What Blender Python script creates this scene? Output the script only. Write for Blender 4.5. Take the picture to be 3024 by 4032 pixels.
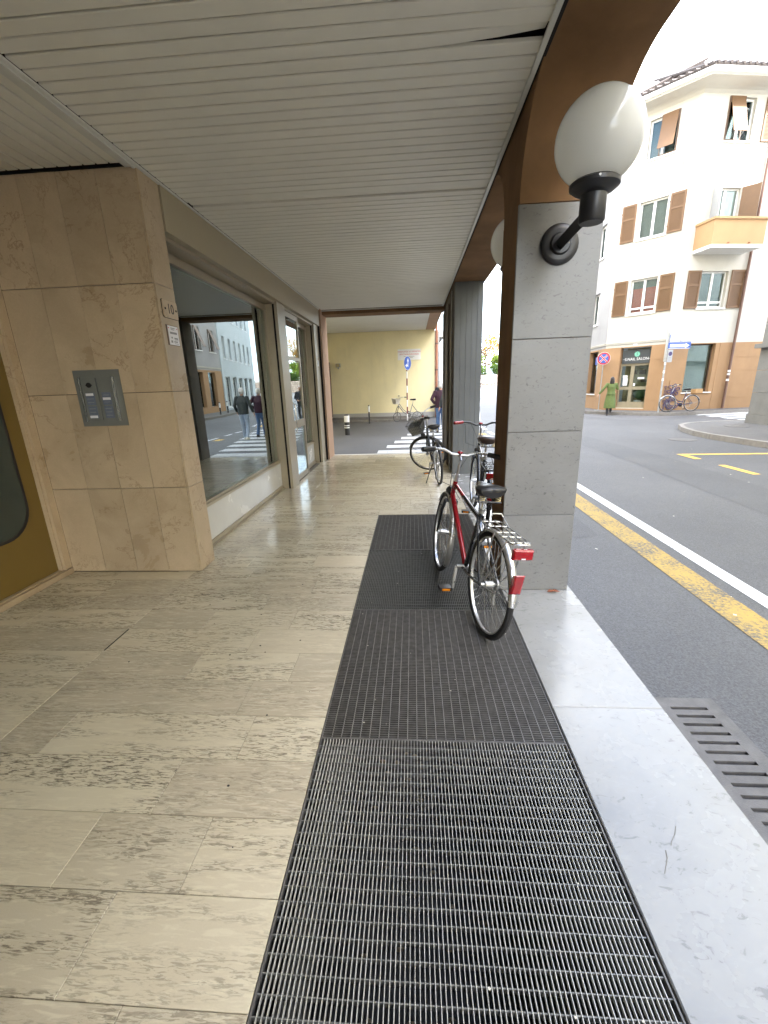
import bpy, bmesh, math, random
from mathutils import Vector, Matrix
R = math.radians
for o in list(bpy.data.objects): bpy.data.objects.remove(o)
SC = bpy.context.scene
COL = SC.collection
random.seed(7)

# ---------------------------------------------------------------- camera
def cam_axes(yaw, pit, rol):
    f = Vector((math.sin(yaw)*math.cos(pit), math.cos(yaw)*math.cos(pit), math.sin(pit)))
    r0 = Vector((math.cos(yaw), -math.sin(yaw), 0)); u0 = r0.cross(f)
    r = r0*math.cos(rol) + u0*math.sin(rol); u = r.cross(f)
    return r, u, f
cr, cu, cf = cam_axes(R(-4.18), R(-16.48), R(-1.835))
cd = bpy.data.cameras.new('camera'); cam = bpy.data.objects.new('camera', cd); COL.objects.link(cam)
cam.matrix_world = Matrix(((cr.x, cu.x, -cf.x, 0), (cr.y, cu.y, -cf.y, 0), (cr.z, cu.z, -cf.z, 1.6), (0, 0, 0, 1)))
cd.sensor_fit = 'VERTICAL'; cd.sensor_height = 36; cd.lens = 36*1690/4032
cd.clip_start = 0.02; cd.clip_end = 3000
SC.camera = cam

# ---------------------------------------------------------------- sky, sun, exposure
SUN_TO = Vector((0.58, -0.55, 0.60)).normalized()
W = bpy.data.worlds.new('World'); SC.world = W; W.use_nodes = True
nt = W.node_tree; nt.nodes.clear()
sky = nt.nodes.new('ShaderNodeTexSky'); sky.sky_type = 'NISHITA'; sky.sun_disc = False
sky.sun_elevation = math.asin(SUN_TO.z); sky.sun_rotation = math.atan2(SUN_TO.x, SUN_TO.y)
sky.air_density = 1.0; sky.dust_density = 1.5; sky.ozone_density = 1.5
tc = nt.nodes.new('ShaderNodeTexCoord'); mp = nt.nodes.new('ShaderNodeMapping')
mp.inputs['Scale'].default_value = (1.0, 1.0, 2.2); mp.inputs['Location'].default_value = (2.3, 1.4, 0.0)
nz = nt.nodes.new('ShaderNodeTexNoise'); nz.inputs['Scale'].default_value = 1.7; nz.inputs['Detail'].default_value = 8; nz.inputs['Roughness'].default_value = .58
rp = nt.nodes.new('ShaderNodeValToRGB'); rp.color_ramp.elements[0].position = .42; rp.color_ramp.elements[1].position = .60
mx = nt.nodes.new('ShaderNodeMixRGB'); mx.inputs['Color2'].default_value = (9.5, 9.6, 9.8, 1)
bg = nt.nodes.new('ShaderNodeBackground'); bg.inputs['Strength'].default_value = 0.15
wo = nt.nodes.new('ShaderNodeOutputWorld')
L = nt.links.new
L(tc.outputs['Generated'], mp.inputs['Vector']); L(mp.outputs[0], nz.inputs['Vector']); L(nz.outputs['Fac'], rp.inputs[0])
L(rp.outputs[0], mx.inputs['Fac']); L(sky.outputs[0], mx.inputs['Color1']); L(mx.outputs[0], bg.inputs['Color']); L(bg.outputs[0], wo.inputs[0])
sl = bpy.data.lights.new('sun', 'SUN'); sl.energy = 2.0; sl.angle = R(4); sl.color = (1, .95, .88)
so = bpy.data.objects.new('sun', sl); COL.objects.link(so); so.location = (30, -20, 60)
so.rotation_euler = (-SUN_TO).to_track_quat('-Z', 'Y').to_euler()
vs = SC.view_settings; vs.view_transform = 'Standard'; vs.look = 'None'; vs.exposure = 3.3; vs.gamma = 1.0; vs.use_curve_mapping = False
cy = SC.cycles; cy.max_bounces = 9; cy.diffuse_bounces = 5; cy.glossy_bounces = 4; cy.transparent_max_bounces = 16; cy.transmission_bounces = 6
cy.sample_clamp_indirect = 8; cy.use_denoising = True; cy.caustics_reflective = False; cy.caustics_refractive = False

# ---------------------------------------------------------------- materials
MATS = {}
class NT:
    def __init__(s, name):
        m = bpy.data.materials.new(name); m.use_nodes = True; s.m = m; s.t = m.node_tree
        s.t.nodes.clear(); s.out = s.n('OutputMaterial'); MATS[name] = m
    def n(s, ty, **kw):
        nd = s.t.nodes.new('ShaderNode'+ty)
        for k, v in kw.items():
            if k in nd.inputs: s.set(nd.inputs[k], v)
            else: setattr(nd, k, v)
        return nd
    def set(s, sock, v):
        if hasattr(v, 'bl_idname') and hasattr(v, 'outputs'): v = v.outputs[0]
        if isinstance(v, bpy.types.NodeSocket): s.t.links.new(v, sock)
        else:
            if isinstance(v, tuple) and len(v) == 3 and sock.type == 'RGBA': v = v+(1,)
            sock.default_value = v
    def ramp(s, fac, *stops):
        r = s.n('ValToRGB'); s.set(r.inputs[0], fac); e = r.color_ramp.elements
        while len(e) < len(stops): e.new(.5)
        for el, (p, c) in zip(e, stops):
            el.position = p; el.color = c if len(c) == 4 else tuple(c)+(1,)
        return r
    def mix(s, fac, a, b, mode='MIX'):
        x = s.n('MixRGB'); x.blend_type = mode
        s.set(x.inputs[0], fac); s.set(x.inputs[1], a); s.set(x.inputs[2], b); return x
    def pos(s, scale=(1, 1, 1), rnd=0, obj=False):
        g = s.n('TexCoord').outputs['Object'] if obj else s.n('NewGeometry').outputs['Position']
        m = s.n('Mapping'); s.set(m.inputs['Vector'], g); m.inputs['Scale'].default_value = scale
        if rnd:
            oi = s.n('ObjectInfo'); mu = s.n('Math'); mu.operation = 'MULTIPLY'; s.set(mu.inputs[0], oi.outputs['Random']); mu.inputs[1].default_value = rnd
            s.set(m.inputs['Location'], mu)
        return m
    def noise(s, vec, sc, det=4, ro=.55, dist=0):
        x = s.n('TexNoise'); s.set(x.inputs['Vector'], vec); x.inputs['Scale'].default_value = sc
        x.inputs['Detail'].default_value = det; x.inputs['Roughness'].default_value = ro; x.inputs['Distortion'].default_value = dist
        return x
    def fin(s, col, rough=.5, metal=0, spec=.5, bump=None, bstr=.2, bdist=.01, coat=0, **kw):
        p = s.n('BsdfPrincipled'); s.set(p.inputs['Base Color'], col); s.set(p.inputs['Roughness'], rough)
        p.inputs['Metallic'].default_value = metal; p.inputs['Specular IOR Level'].default_value = spec
        p.inputs['Coat Weight'].default_value = coat
        for k, v in kw.items(): s.set(p.inputs[k.replace('_', ' ')], v)
        if bump is not None:
            b = s.n('Bump'); b.inputs['Strength'].default_value = bstr; b.inputs['Distance'].default_value = bdist
            s.set(b.inputs['Height'], bump); s.set(p.inputs['Normal'], b.outputs[0])
        s.set(s.out.inputs[0], p.outputs[0]); return s.m

def pm(name, col, rough=.5, metal=0, var=.12, scale=6, bstr=0, bscale=80, spec=.5, coat=0, dirt=0, rnd=0, obj=False):
    t = NT(name); v = t.pos(rnd=rnd, obj=obj)
    n1 = t.noise(v, scale, 6, .6)
    lo = tuple(c*(1-var) for c in col); hi = tuple(min(1, c*(1+var)) for c in col)
    c = t.ramp(n1.outputs['Fac'], (.3, lo), (.7, hi))
    if dirt:
        n3 = t.noise(v, scale*.35, 7, .65)
        f = t.ramp(n3.outputs['Fac'], (.48, (0, 0, 0)), (.72, (dirt, dirt, dirt)))
        c = t.mix(f, c, tuple(x*.35 for x in col))
    b = None
    if bstr: b = t.noise(v, bscale, 3, .6).outputs['Fac']
    rr = t.ramp(n1.outputs['Fac'], (.25, (max(.02, rough-.06),)*3), (.75, (min(1, rough+.06),)*3))
    return t.fin(c, rr, metal, spec, b, bstr, .004, coat)

def m_floor():
    t = NT('floor_marble')
    v = t.pos((1, 1, 1), 37)
    st = t.n('Mapping'); t.set(st.inputs['Vector'], v); st.inputs['Scale'].default_value = (2.1, 13, 8)
    a = t.noise(st, 9, 6, .68, .9); b = t.noise(st, 4.5, 4, .55, .9); c = t.noise(v, 2.2, 3, .5)
    oi = t.n('ObjectInfo')
    base = t.ramp(oi.outputs['Random'], (.0, (.60, .53, .405)), (.22, (.66, .60, .465)), (.42, (.50, .44, .345)), (.58, (.46, .405, .315)), (.78, (.69, .63, .49)), (1, (.60, .53, .405)))
    base2 = t.mix(.38, base, t.ramp(c.outputs['Fac'], (.3, (.52, .465, .365)), (.7, (.68, .63, .51))))
    light = t.ramp(b.outputs['Fac'], (.52, (0, 0, 0)), (.64, (.5, .5, .5)))
    c1 = t.mix(light, base2, (.72, .67, .53))
    # amount of dark flecks differs per slab
    amt = t.ramp(oi.outputs['Random'], (.05, (.05,)*3), (.16, (1,)*3), (.42, (.8,)*3), (.56, (.12,)*3), (.66, (1,)*3), (.97, (.6,)*3))
    band = t.ramp(t.noise(st, .9, 2, .5).outputs['Fac'], (.38, (0, 0, 0)), (.52, (1, 1, 1)))
    dk = t.ramp(a.outputs['Fac'], (.49, (0, 0, 0)), (.58, (1, 1, 1)))
    f = t.mix(1, t.mix(1, dk, amt, 'MULTIPLY'), band, 'MULTIPLY')
    c2 = t.mix(f, c1, (.175, .148, .115))
    fine = t.noise(v, 240, 2, .7)
    c3 = t.mix(.08, c2, fine.outputs['Fac'], 'OVERLAY')
    ro = t.ramp(t.noise(v, 7, 5, .6).outputs['Fac'], (.3, (.10,)*3), (.7, (.22,)*3))
    return t.fin(c3, ro, 0, .5, a.outputs['Fac'], .02, .002)
m_floor()

def m_veined(name, lo, hi, vein, rough=.3, rnd=23, vs=3.0):
    t = NT(name); v = t.pos((1, 1, 1), rnd)
    n = t.noise(v, 2.2, 7, .62, .6)
    c = t.ramp(n.outputs['Fac'], (.3, lo), (.7, hi))
    w = t.noise(v, vs, 6, .68, .35)
    gt = t.ramp(t.noise(v, 1.1, 3).outputs['Fac'], (.42, (0, 0, 0)), (.62, (1, 1, 1)))
    vv = t.mix(1, t.ramp(w.outputs['Fac'], (.488, (0, 0, 0)), (.5, (.6, .6, .6)), (.512, (0, 0, 0))), gt, 'MULTIPLY')
    c = t.mix(vv, c, vein)
    sp = t.noise(v, 90, 3, .7); c = t.mix(.12, c, sp.outputs['Fac'], 'OVERLAY')
    oi = t.n('ObjectInfo'); hv = t.n('HueSaturation'); 
    t.set(hv.inputs['Value'], t.ramp(oi.outputs['Random'], (0, (.88,)*3), (1, (1.08,)*3))); t.set(hv.inputs['Color'], c)
    return t.fin(hv, t.ramp(n.outputs['Fac'], (.3, (rough-.05,)*3), (.7, (rough+.08,)*3)), 0, .5)
m_veined('beige_marble', (.40, .305, .20), (.53, .42, .29), (.22, .135, .075), vs=1.7)
m_veined('white_marble', (.68, .68, .67), (.76, .76, .75), (.68, .68, .66), .22)

def m_fleck(name, base, hi, dark, rough=.45, wx=(14, 14, 26)):
    t = NT(name); v = t.pos((1, 1, 1), 19)
    n = t.noise(v, 3, 6, .6)
    c = t.ramp(n.outputs['Fac'], (.3, base), (.7, hi))
    mpp = t.n('Mapping'); t.set(mpp.inputs['Vector'], v); mpp.inputs['Scale'].default_value = tuple(1.9*q for q in wx)
    mpp.inputs['Rotation'].default_value = (0, .25, .1)
    a = t.noise(mpp, 1.0, 4, .6, 1.2)
    f = t.ramp(a.outputs['Fac'], (.60, (0, 0, 0)), (.68, (.65, .65, .65)))
    l = t.ramp(a.outputs['Fac'], (.20, (.3, .3, .3)), (.45, (0, 0, 0)))
    c = t.mix(f, c, dark); c = t.mix(l, c, tuple(min(1, x*1.25) for x in hi))
    st = t.noise(v, 1.2, 5, .6); c = t.mix(t.ramp(st.outputs['Fac'], (.45, (0,)*3), (.85, (.4,)*3)), c, tuple(x*y for x, y in zip(base, (.72, .68, .58))))
    oi = t.n('ObjectInfo'); hv = t.n('HueSaturation'); t.set(hv.inputs['Value'], t.ramp(oi.outputs['Random'], (0, (.93,)*3), (1, (1.07,)*3))); t.set(hv.inputs['Color'], c); c = hv
    return t.fin(c, t.ramp(n.outputs['Fac'], (.3, (rough-.08,)*3), (.7, (rough+.1,)*3)), 0, .5)
m_fleck('grey_stone', (.158, .154, .145), (.19, .186, .176), (.05, .048, .045), .36)
m_fleck('kerb_marble', (.265, .262, .25), (.315, .312, .30), (.14, .135, .13), .24, (9, 16, 16))
m_fleck('quoin_stone', (.13, .128, .122), (.175, .172, .163), (.07, .068, .062), .7)

def m_asphalt(name, col, sc=1.0):
    t = NT(name); v = t.pos()
    n = t.noise(v, 85*sc, 4, .75); big = t.noise(v, .35, 6, .6); vo = t.n('TexVoronoi'); t.set(vo.inputs['Vector'], v); vo.inputs['Scale'].default_value = 75*sc
    c = t.ramp(n.outputs['Fac'], (.32, tuple(x*.55 for x in col)), (.68, tuple(x*1.4 for x in col)))
    sp = t.ramp(vo.outputs['Distance'], (.0, (.5,)*3), (.13, (0,)*3)); cs = t.noise(v, 19*sc, 2)
    sp2 = t.mix(1, sp, t.ramp(cs.outputs['Fac'], (.6, (0,)*3), (.66, (1,)*3)), 'MULTIPLY')
    c = t.mix(sp2, c, (.42, .41, .38))
    c = t.mix(.7, c, t.ramp(big.outputs['Fac'], (.25, (.62,)*3), (.75, (1.25,)*3)), 'MULTIPLY')
    return t.fin(c, .66, 0, .5, n.outputs['Fac'], .6, .008)
m_asphalt('asphalt', (.092, .093, .097)); m_asphalt('asphalt_old', (.115, .115, .12), .6); m_asphalt('asphalt_repair', (.078, .079, .083), 1.2); m_asphalt('pavement_asphalt', (.098, .095, .093), .7)

def m_paint(name, col, wear=.5):
    t = NT(name); v = t.pos()
    n = t.noise(v, 38, 5, .7); b = t.noise(v, 3, 4, .6)
    f = t.n('Math'); f.operation = 'MULTIPLY'; t.set(f.inputs[0], n.outputs['Fac']); t.set(f.inputs[1], t.ramp(b.outputs['Fac'], (.3, (.75,)*3), (.7, (1.15,)*3)))
    w = t.ramp(f, (.60-.22*wear, (0,)*3), (.72-.12*wear, (1,)*3))
    c = t.mix(w, col, (.10, .10, .10))
    c = t.mix(.25, c, t.noise(v, 150, 2).outputs['Fac'], 'OVERLAY')
    return t.fin(c, .7, 0, .3, n.outputs['Fac'], .3, .004)
m_paint('white_paint', (.60, .61, .62), .3); m_paint('yellow_paint', (.40, .275, .075), .85); m_paint('fresh_yellow_paint', (.62, .40, .09), .2)

def m_wall(name, col, var=.08, dirt=.25):
    t = NT(name); v = t.pos(); n = t.noise(v, 1.3, 8, .62); f = t.noise(v, 120, 3, .6)
    c = t.ramp(n.outputs['Fac'], (.3, tuple(x*(1-var) for x in col)), (.7, tuple(min(1, x*(1+var)) for x in col)))
    sv = t.pos((2.2, 2.2, .35)); s = t.noise(sv, 1.4, 6, .6)
    c = t.mix(t.ramp(s.outputs['Fac'], (.55, (0,)*3), (.8, (dirt,)*3)), c, tuple(x*.55 for x in col))
    return t.fin(c, .88, 0, .25, f.outputs['Fac'], .25, .003)
m_wall('brown_render', (.19, .108, .054), .32, .6); m_wall('pink_brown_render', (.44, .29, .20), .06, .2)
m_wall('cream_render', (.53, .505, .45), .04, .12); m_wall('white_render', (.80, .79, .75), .04, .1)
m_wall('orange_render', (.36, .225, .125), .07, .3); m_wall('yellow_render', (.86, .765, .475), .05, .18)
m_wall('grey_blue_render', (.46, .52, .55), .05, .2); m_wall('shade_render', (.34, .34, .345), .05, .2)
m_wall('concrete', (.12, .125, .123), .14, .35); m_wall('dark_concrete', (.13, .115, .10), .18, .4); m_wall('grey_render', (.42, .41, .39), .06, .2)
m_wall('peach_render', (.42, .265, .14), .05, .15)

pm('ceiling_paint', (.82, .81, .745), .42, 0, .04, 3, rnd=11); pm('trim_paint', (.68, .69, .66), .4, 0, .06, 5)
pm('plenum', (.02, .018, .02), .9, 0, .3)
pm('champagne_aluminium', (.40, .345, .255), .42, .35, .06, 4); pm('lintel_panel', (.40, .345, .24), .45, .2, .05, 2)
pm('black_rubber', (.012, .012, .013), .6, 0, .2); pm('black_gap', (.006, .005, .005), .9, 0, .1)
pm('mustard_panel', (.19, .125, .03), .42, .15, .05, 1.5); pm('dark_glass', (.03, .045, .042), .08, 0, .1, spec=.8)
pm('steel_grey', (.19, .195, .182), .45, .35, .06, 5); pm('bright_steel', (.62, .62, .60), .25, .9, .05, 5)
pm('galvanised', (.56, .56, .53), .5, .3, .15, 30); pm('bright_rod', (.20, .20, .19), .5, .3, .15, 30); pm('rod_steel', (.21, .21, .20), .5, .3, .2, 30); pm('dark_galvanised', (.16, .155, .15), .55, .4, .25, 30, dirt=.3)
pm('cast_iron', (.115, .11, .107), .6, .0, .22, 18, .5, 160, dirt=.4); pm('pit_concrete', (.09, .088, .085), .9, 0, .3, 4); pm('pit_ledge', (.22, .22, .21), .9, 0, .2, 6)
pm('grout', (.15, .13, .10), .9, 0, .15); pm('debris', (.33, .27, .18), .85, 0, .4, 40, rnd=5); pm('pale_debris', (.62, .60, .52), .8, 0, .3, 40, rnd=5)
pm('dry_leaf', (.21, .07, .035), .7, 0, .4, 30)
pm('black_metal', (.016, .016, .018), .38, 0, .15, 8); pm('white_plastic', (.78, .78, .76), .35, 0, .04); pm('black_plastic', (.02, .02, .021), .45, 0, .2, 12)
pm('tyre', (.022, .021, .021), .72, 0, .25, 25, .4, 200); pm('chrome', (.72, .73, .74), .16, 1, .06, 12); pm('alloy', (.58, .58, .58), .30, .9, .1, 14)
pm('dull_alloy', (.36, .36, .35), .42, .8, .15, 20); pm('bike_red', (.27, .008, .015), .25, .1, .1, 8, coat=.5); pm('bike_black', (.018, .02, .026), .25, .2, .15, 8, coat=.5)
pm('bike_navy', (.03, .035, .11), .28, .2, .15, 8, coat=.5); pm('bike_grey', (.2, .2, .19), .3, .4, .1, 8, coat=.3)
pm('red_lens', (.30, .004, .009), .12, 0, .15, 20, coat=.8); pm('orange_lens', (.75, .24, .01), .2, 0, .1, 20); pm('saddle_leather', (.011, .0105, .011), .33, 0, .2, 14, .15, 260)
pm('brown_leather', (.045, .03, .025), .35, 0, .2, 14); pm('spring_yellow', (.46, .38, .2), .5, 0, .1); pm('cream_basket', (.60, .56, .47), .6, 0, .1); pm('wicker', (.45, .27, .12), .7, 0, .15)
pm('shutter_brown', (.155, .083, .037), .55, 0, .06, 9); pm('shutter_dark', (.12, .075, .05), .6, 0, .1); pm('window_white', (.78, .78, .76), .4, 0, .03)
pm('copper_pipe', (.40, .17, .10), .5, .2, .12, 4); pm('brown_pipe', (.15, .085, .065), .5, .1, .1, 4); pm('roof_tile', (.075, .062, .058), .8, 0, .3, 14)
pm('sign_blue', (.035, .10, .40), .35, 0, .05); pm('sign_red', (.45, .02, .04), .35, 0, .05); pm('sign_white', (.80, .80, .79), .4, 0, .03); pm('pole_red', (.22, .06, .05), .5, 0, .15, 20)
pm('sign_grey', (.38, .39, .40), .4, .2, .06); pm('pole_grey', (.40, .41, .41), .45, .5, .12, 10, dirt=.3); pm('fascia_grey', (.055, .062, .066), .5, 0, .08); pm('salon_green', (.20, .56, .42), .5, 0, .15, 30)
pm('print_grey', (.25, .25, .27), .6, 0, .1); pm('print_red', (.60, .05, .07), .6, 0, .1); pm('print_black', (.03, .03, .03), .6, 0, .1); pm('paper', (.74, .74, .77), .6, 0, .03); pm('label_blue', (.13, .155, .21), .35, 0, .1, 40)
pm('door_frame_tan', (.30, .26, .18), .45, .2, .08); pm('threshold_stone', (.55, .53, .48), .6, 0, .1)
pm('kerb_stone', (.20, .185, .17), .8, 0, .18, 9, .3, 120, rnd=9); pm('skin', (.50, .29, .20), .55, 0, .08, 14); pm('hair_dark', (.016, .010, .008), .45, 0, .3, 40); pm('hair_white', (.60, .59, .57), .6, 0, .15, 60)
pm('coat_green', (.10, .135, .038), .8, 0, .18, 12, .3, 60); pm('jacket_maroon', (.038, .010, .024), .75, 0, .2, 12, .3, 60); pm('denim', (.08, .15, .30), .85, 0, .25, 15, .3, 200); pm('dark_cloth', (.025, .026, .032), .85, 0, .25, 12, .3, 100)
pm('jacket_slate', (.035, .042, .042), .8, 0, .2, 12, .3, 60); pm('pale_denim', (.30, .36, .46), .85, 0, .15, 15, .3, 200); pm('shoe_dark', (.03, .022, .02), .5, 0, .2); pm('bark', (.10, .07, .05), .9, 0, .3, 12); pm('rubble_stone', (.24, .20, .17), .9, 0, .35, 5, .4, 30, rnd=20)
pm('graffiti_violet', (.06, .045, .13), .7, 0, .15); pm('graffiti_white', (.62, .62, .62), .7, 0, .15); pm('curtain_red', (.42, .09, .06), .9, 0, .15, 9); pm('curtain_white', (.7, .69, .64), .9, 0, .1, 9)
pm('room_dark', (.12, .14, .13), .9, 0, .2, 2); pm('room_teal', (.22, .36, .325), .8, 0, .08, 1.2); pm('room_floor', (.20, .20, .19), .6, 0, .1, 2); pm('room_tan', (.34, .29, .17), .8, 0, .25, 2.5)
pm('backdrop_teal', (.42, .60, .55), .7, 0, .06, 1.2); pm('frosted_sky_tint', (.34, .40, .37), .3, 0, .12, 1.5); pm('hill_haze_blue', (.40, .50, .55), .95, 0, .15, .02); pm('potplant', (.03, .06, .02), .7, 0, .4, 20)

def m_leaf(name, a, b):
    t = NT(name); oi = t.n('NewGeometry'); c = t.ramp(oi.outputs['Random Per Island'], (0, a), (.5, tuple((x+y)/2 for x, y in zip(a, b))), (1, b))
    d = t.n('BsdfDiffuse'); t.set(d.inputs[0], c); tr = t.n('BsdfTranslucent'); t.set(tr.inputs[0], c)
    m = t.n('MixShader'); m.inputs[0].default_value = .35; t.set(m.inputs[1], d.outputs[0]); t.set(m.inputs[2], tr.outputs[0]); t.set(t.out.inputs[0], m.outputs[0])
m_leaf('leaf_green', (.05, .09, .015), (.17, .23, .045)); m_leaf('leaf_dark', (.025, .055, .02), (.07, .11, .03)); m_leaf('leaf_autumn', (.20, .10, .03), (.33, .22, .06))

def m_glass(name, tint, ior, base=.04, rough=0):
    t = NT(name); f = t.n('Fresnel'); f.inputs['IOR'].default_value = ior
    mr = t.n('MapRange'); t.set(mr.inputs['Value'], f); mr.inputs['To Min'].default_value = base
    tr = t.n('BsdfTransparent'); tr.inputs[0].default_value = tint+(1,)
    gl = t.n('BsdfGlossy'); gl.inputs['Roughness'].default_value = rough; gl.inputs['Color'].default_value = (.90, .98, .96, 1)
    m = t.n('MixShader'); t.set(m.inputs[0], mr.outputs[0]); t.set(m.inputs[1], tr.outputs[0]); t.set(m.inputs[2], gl.outputs[0])
    t.set(t.out.inputs[0], m.outputs[0])
m_glass('shop_glass', (.76, .90, .86), 3.6); m_glass('window_glass', (.85, .9, .9), 1.42, .0)
def m_opal():
    t = NT('opal_glass'); d = t.n('BsdfDiffuse'); d.inputs[0].default_value = (.92, .92, .88, 1); tr = t.n('BsdfTranslucent'); tr.inputs[0].default_value = (.92, .92, .88, 1)
    m = t.n('MixShader'); m.inputs[0].default_value = .55; t.set(m.inputs[1], d.outputs[0]); t.set(m.inputs[2], tr.outputs[0])
    g = t.n('BsdfGlossy'); g.inputs['Roughness'].default_value = .12; fr = t.n('Fresnel'); fr.inputs['IOR'].default_value = 1.45
    m2 = t.n('MixShader'); t.set(m2.inputs[0], fr.outputs[0]); t.set(m2.inputs[1], m.outputs[0]); t.set(m2.inputs[2], g.outputs[0]); t.set(t.out.inputs[0], m2.outputs[0])
m_opal()

# ---------------------------------------------------------------- mesh helpers
class MB:
    def __init__(s): s.v = []; s.f = []; s.smooth = False
    def add(s, vs, fs):
        b = len(s.v); s.v += [tuple(v) for v in vs]; s.f += [tuple(i+b for i in f) for f in fs]; return s
    def box(s, x0, x1, y0, y1, z0, z1):
        return s.add([(x, y, z) for x in (x0, x1) for y in (y0, y1) for z in (z0, z1)],
                     [(0, 1, 3, 2), (4, 6, 7, 5), (0, 4, 5, 1), (2, 3, 7, 6), (0, 2, 6, 4), (1, 5, 7, 3)])
    def bev(s, x0, x1, y0, y1, z0, z1, b=.002):
        # box with a chamfered top rim
        v = [(x0, y0, z0), (x1, y0, z0), (x1, y1, z0), (x0, y1, z0), (x0, y0, z1-b), (x1, y0, z1-b), (x1, y1, z1-b), (x0, y1, z1-b),
             (x0+b, y0+b, z1), (x1-b, y0+b, z1), (x1-b, y1-b, z1), (x0+b, y1-b, z1)]
        f = [(0, 3, 2, 1), (8, 9, 10, 11)]
        for i in range(4):
            j = (i+1) % 4; f += [(i, j, j+4, i+4), (i+4, j+4, j+8, i+8)]
        return s.add(v, f)
    def tube(s, pts, r, n=8, cap=True, closed=False, ey=1.0):
        P = [Vector(p) for p in pts]; m = len(P); rr = r if isinstance(r, (list, tuple)) else [r]*m
        up = Vector((0, 0, 1)); rings = []; prev = None
        for i, p in enumerate(P):
            if closed: t = P[(i+1) % m]-P[i-1]
            else: t = P[min(i+1, m-1)]-P[max(i-1, 0)]
            t = t.normalized() if t.length > 1e-9 else Vector((0, 0, 1))
            if prev is None:
                a = up if abs(t.dot(up)) < .95 else Vector((1, 0, 0)); u = a.cross(t).normalized()
            else:
                u = prev-t*prev.dot(t); u = u.normalized() if u.length > 1e-6 else t.orthogonal().normalized()
            prev = u; w = t.cross(u)
            rings.append([p+(u*math.cos(2*math.pi*k/n)+w*math.sin(2*math.pi*k/n)*ey)*rr[i] for k in range(n)])
        b = len(s.v); s.v += [tuple(q) for rg in rings for q in rg]
        for i in range(m if closed else m-1):
            j = (i+1) % m
            for k in range(n):
                l = (k+1) % n; s.f.append((b+i*n+k, b+i*n+l, b+j*n+l, b+j*n+k))
        if cap and not closed:
            s.f.append(tuple(b+k for k in reversed(range(n)))); s.f.append(tuple(b+(m-1)*n+k for k in range(n)))
        s.smooth = True; return s
    def ell(s, pts, rad, n=12, cap=True):
        # stacked ellipses: pts centre, rad (rx, ry) in the horizontal plane
        b = len(s.v); m = len(pts)
        for p, (rx, ry) in zip(pts, rad):
            for k in range(n):
                a = 2*math.pi*k/n; s.v.append((p[0]+rx*math.cos(a), p[1]+ry*math.sin(a), p[2]))
        for i in range(m-1):
            for k in range(n):
                l = (k+1) % n; s.f.append((b+i*n+k, b+i*n+l, b+(i+1)*n+l, b+(i+1)*n+k))
        if cap:
            s.f.append(tuple(b+k for k in reversed(range(n)))); s.f.append(tuple(b+(m-1)*n+k for k in range(n)))
        s.smooth = True; return s
    def sphere(s, c, r, n=20, m=12, sc=(1, 1, 1)):
        b = len(s.v); s.v.append((c[0], c[1], c[2]+r*sc[2]))
        for i in range(1, m):
            t = math.pi*i/m
            for k in range(n):
                a = 2*math.pi*k/n; s.v.append((c[0]+r*sc[0]*math.sin(t)*math.cos(a), c[1]+r*sc[1]*math.sin(t)*math.sin(a), c[2]+r*sc[2]*math.cos(t)))
        s.v.append((c[0], c[1], c[2]-r*sc[2])); e = len(s.v)-1
        for k in range(n):
            l = (k+1) % n; s.f.append((b, b+1+k, b+1+l)); s.f.append((e, b+1+(m-2)*n+l, b+1+(m-2)*n+k))
            for i in range(m-2): s.f.append((b+1+i*n+k, b+1+(i+1)*n+k, b+1+(i+1)*n+l, b+1+i*n+l))
        s.smooth = True; return s
    def prism(s, poly, fn, d0, d1):
        # poly: 2-d outline; fn(a, b, d) -> xyz
        n = len(poly); b = len(s.v)
        s.v += [tuple(fn(a, c, d0)) for a, c in poly]+[tuple(fn(a, c, d1)) for a, c in poly]
        s.f += [tuple(b+i for i in range(n)), tuple(b+n+i for i in reversed(range(n)))]
        s.f += [(b+i, b+n+i, b+n+(i+1) % n, b+(i+1) % n) for i in range(n)]; return s
    def quad(s, *p): return s.add(p, [tuple(range(len(p)))])
    def xf(s, fn): s.v = [tuple(fn(*p)) for p in s.v]; return s
    def mesh(s, name, mat):
        me = bpy.data.meshes.new(name); me.from_pydata(s.v, [], s.f); me.update()
        bm = bmesh.new(); bm.from_mesh(me); bmesh.ops.recalc_face_normals(bm, faces=bm.faces); bm.to_mesh(me); bm.free()
        if mat: me.materials.append(MATS[mat])
        if s.smooth:
            for p in me.polygons: p.use_smooth = True
            me.set_sharp_from_angle(angle=R(40))
        return me
    def build(s, name, mat, parent=None, loc=None):
        return obj(name, s.mesh(name, mat), parent, loc)
def obj(name, me, parent=None, loc=None):
    o = bpy.data.objects.new(name, me); COL.objects.link(o)
    if parent is not None: o.parent = parent
    if loc: o.location = loc
    return o
def tag(o, label, cat, group=None):
    o['label'] = label; o['category'] = cat
    if group: o['group'] = group
    return o
def thing(name, label, cat, loc=(0, 0, 0), rz=0, group=None):
    o = bpy.data.objects.new(name, None); COL.objects.link(o); o.location = loc; o.rotation_euler = (0, 0, rz); o.empty_display_size = .1
    return tag(o, label, cat, group)
def struct(o): o['kind'] = 'structure'; return o
def stuff(o): o['kind'] = 'stuff'; return o
def semp(name): 
    o = bpy.data.objects.new(name, None); COL.objects.link(o); o.empty_display_size = .1; return struct(o)
def B(x0, x1, y0, y1, z0, z1): return MB().box(x0, x1, y0, y1, z0, z1)
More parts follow.
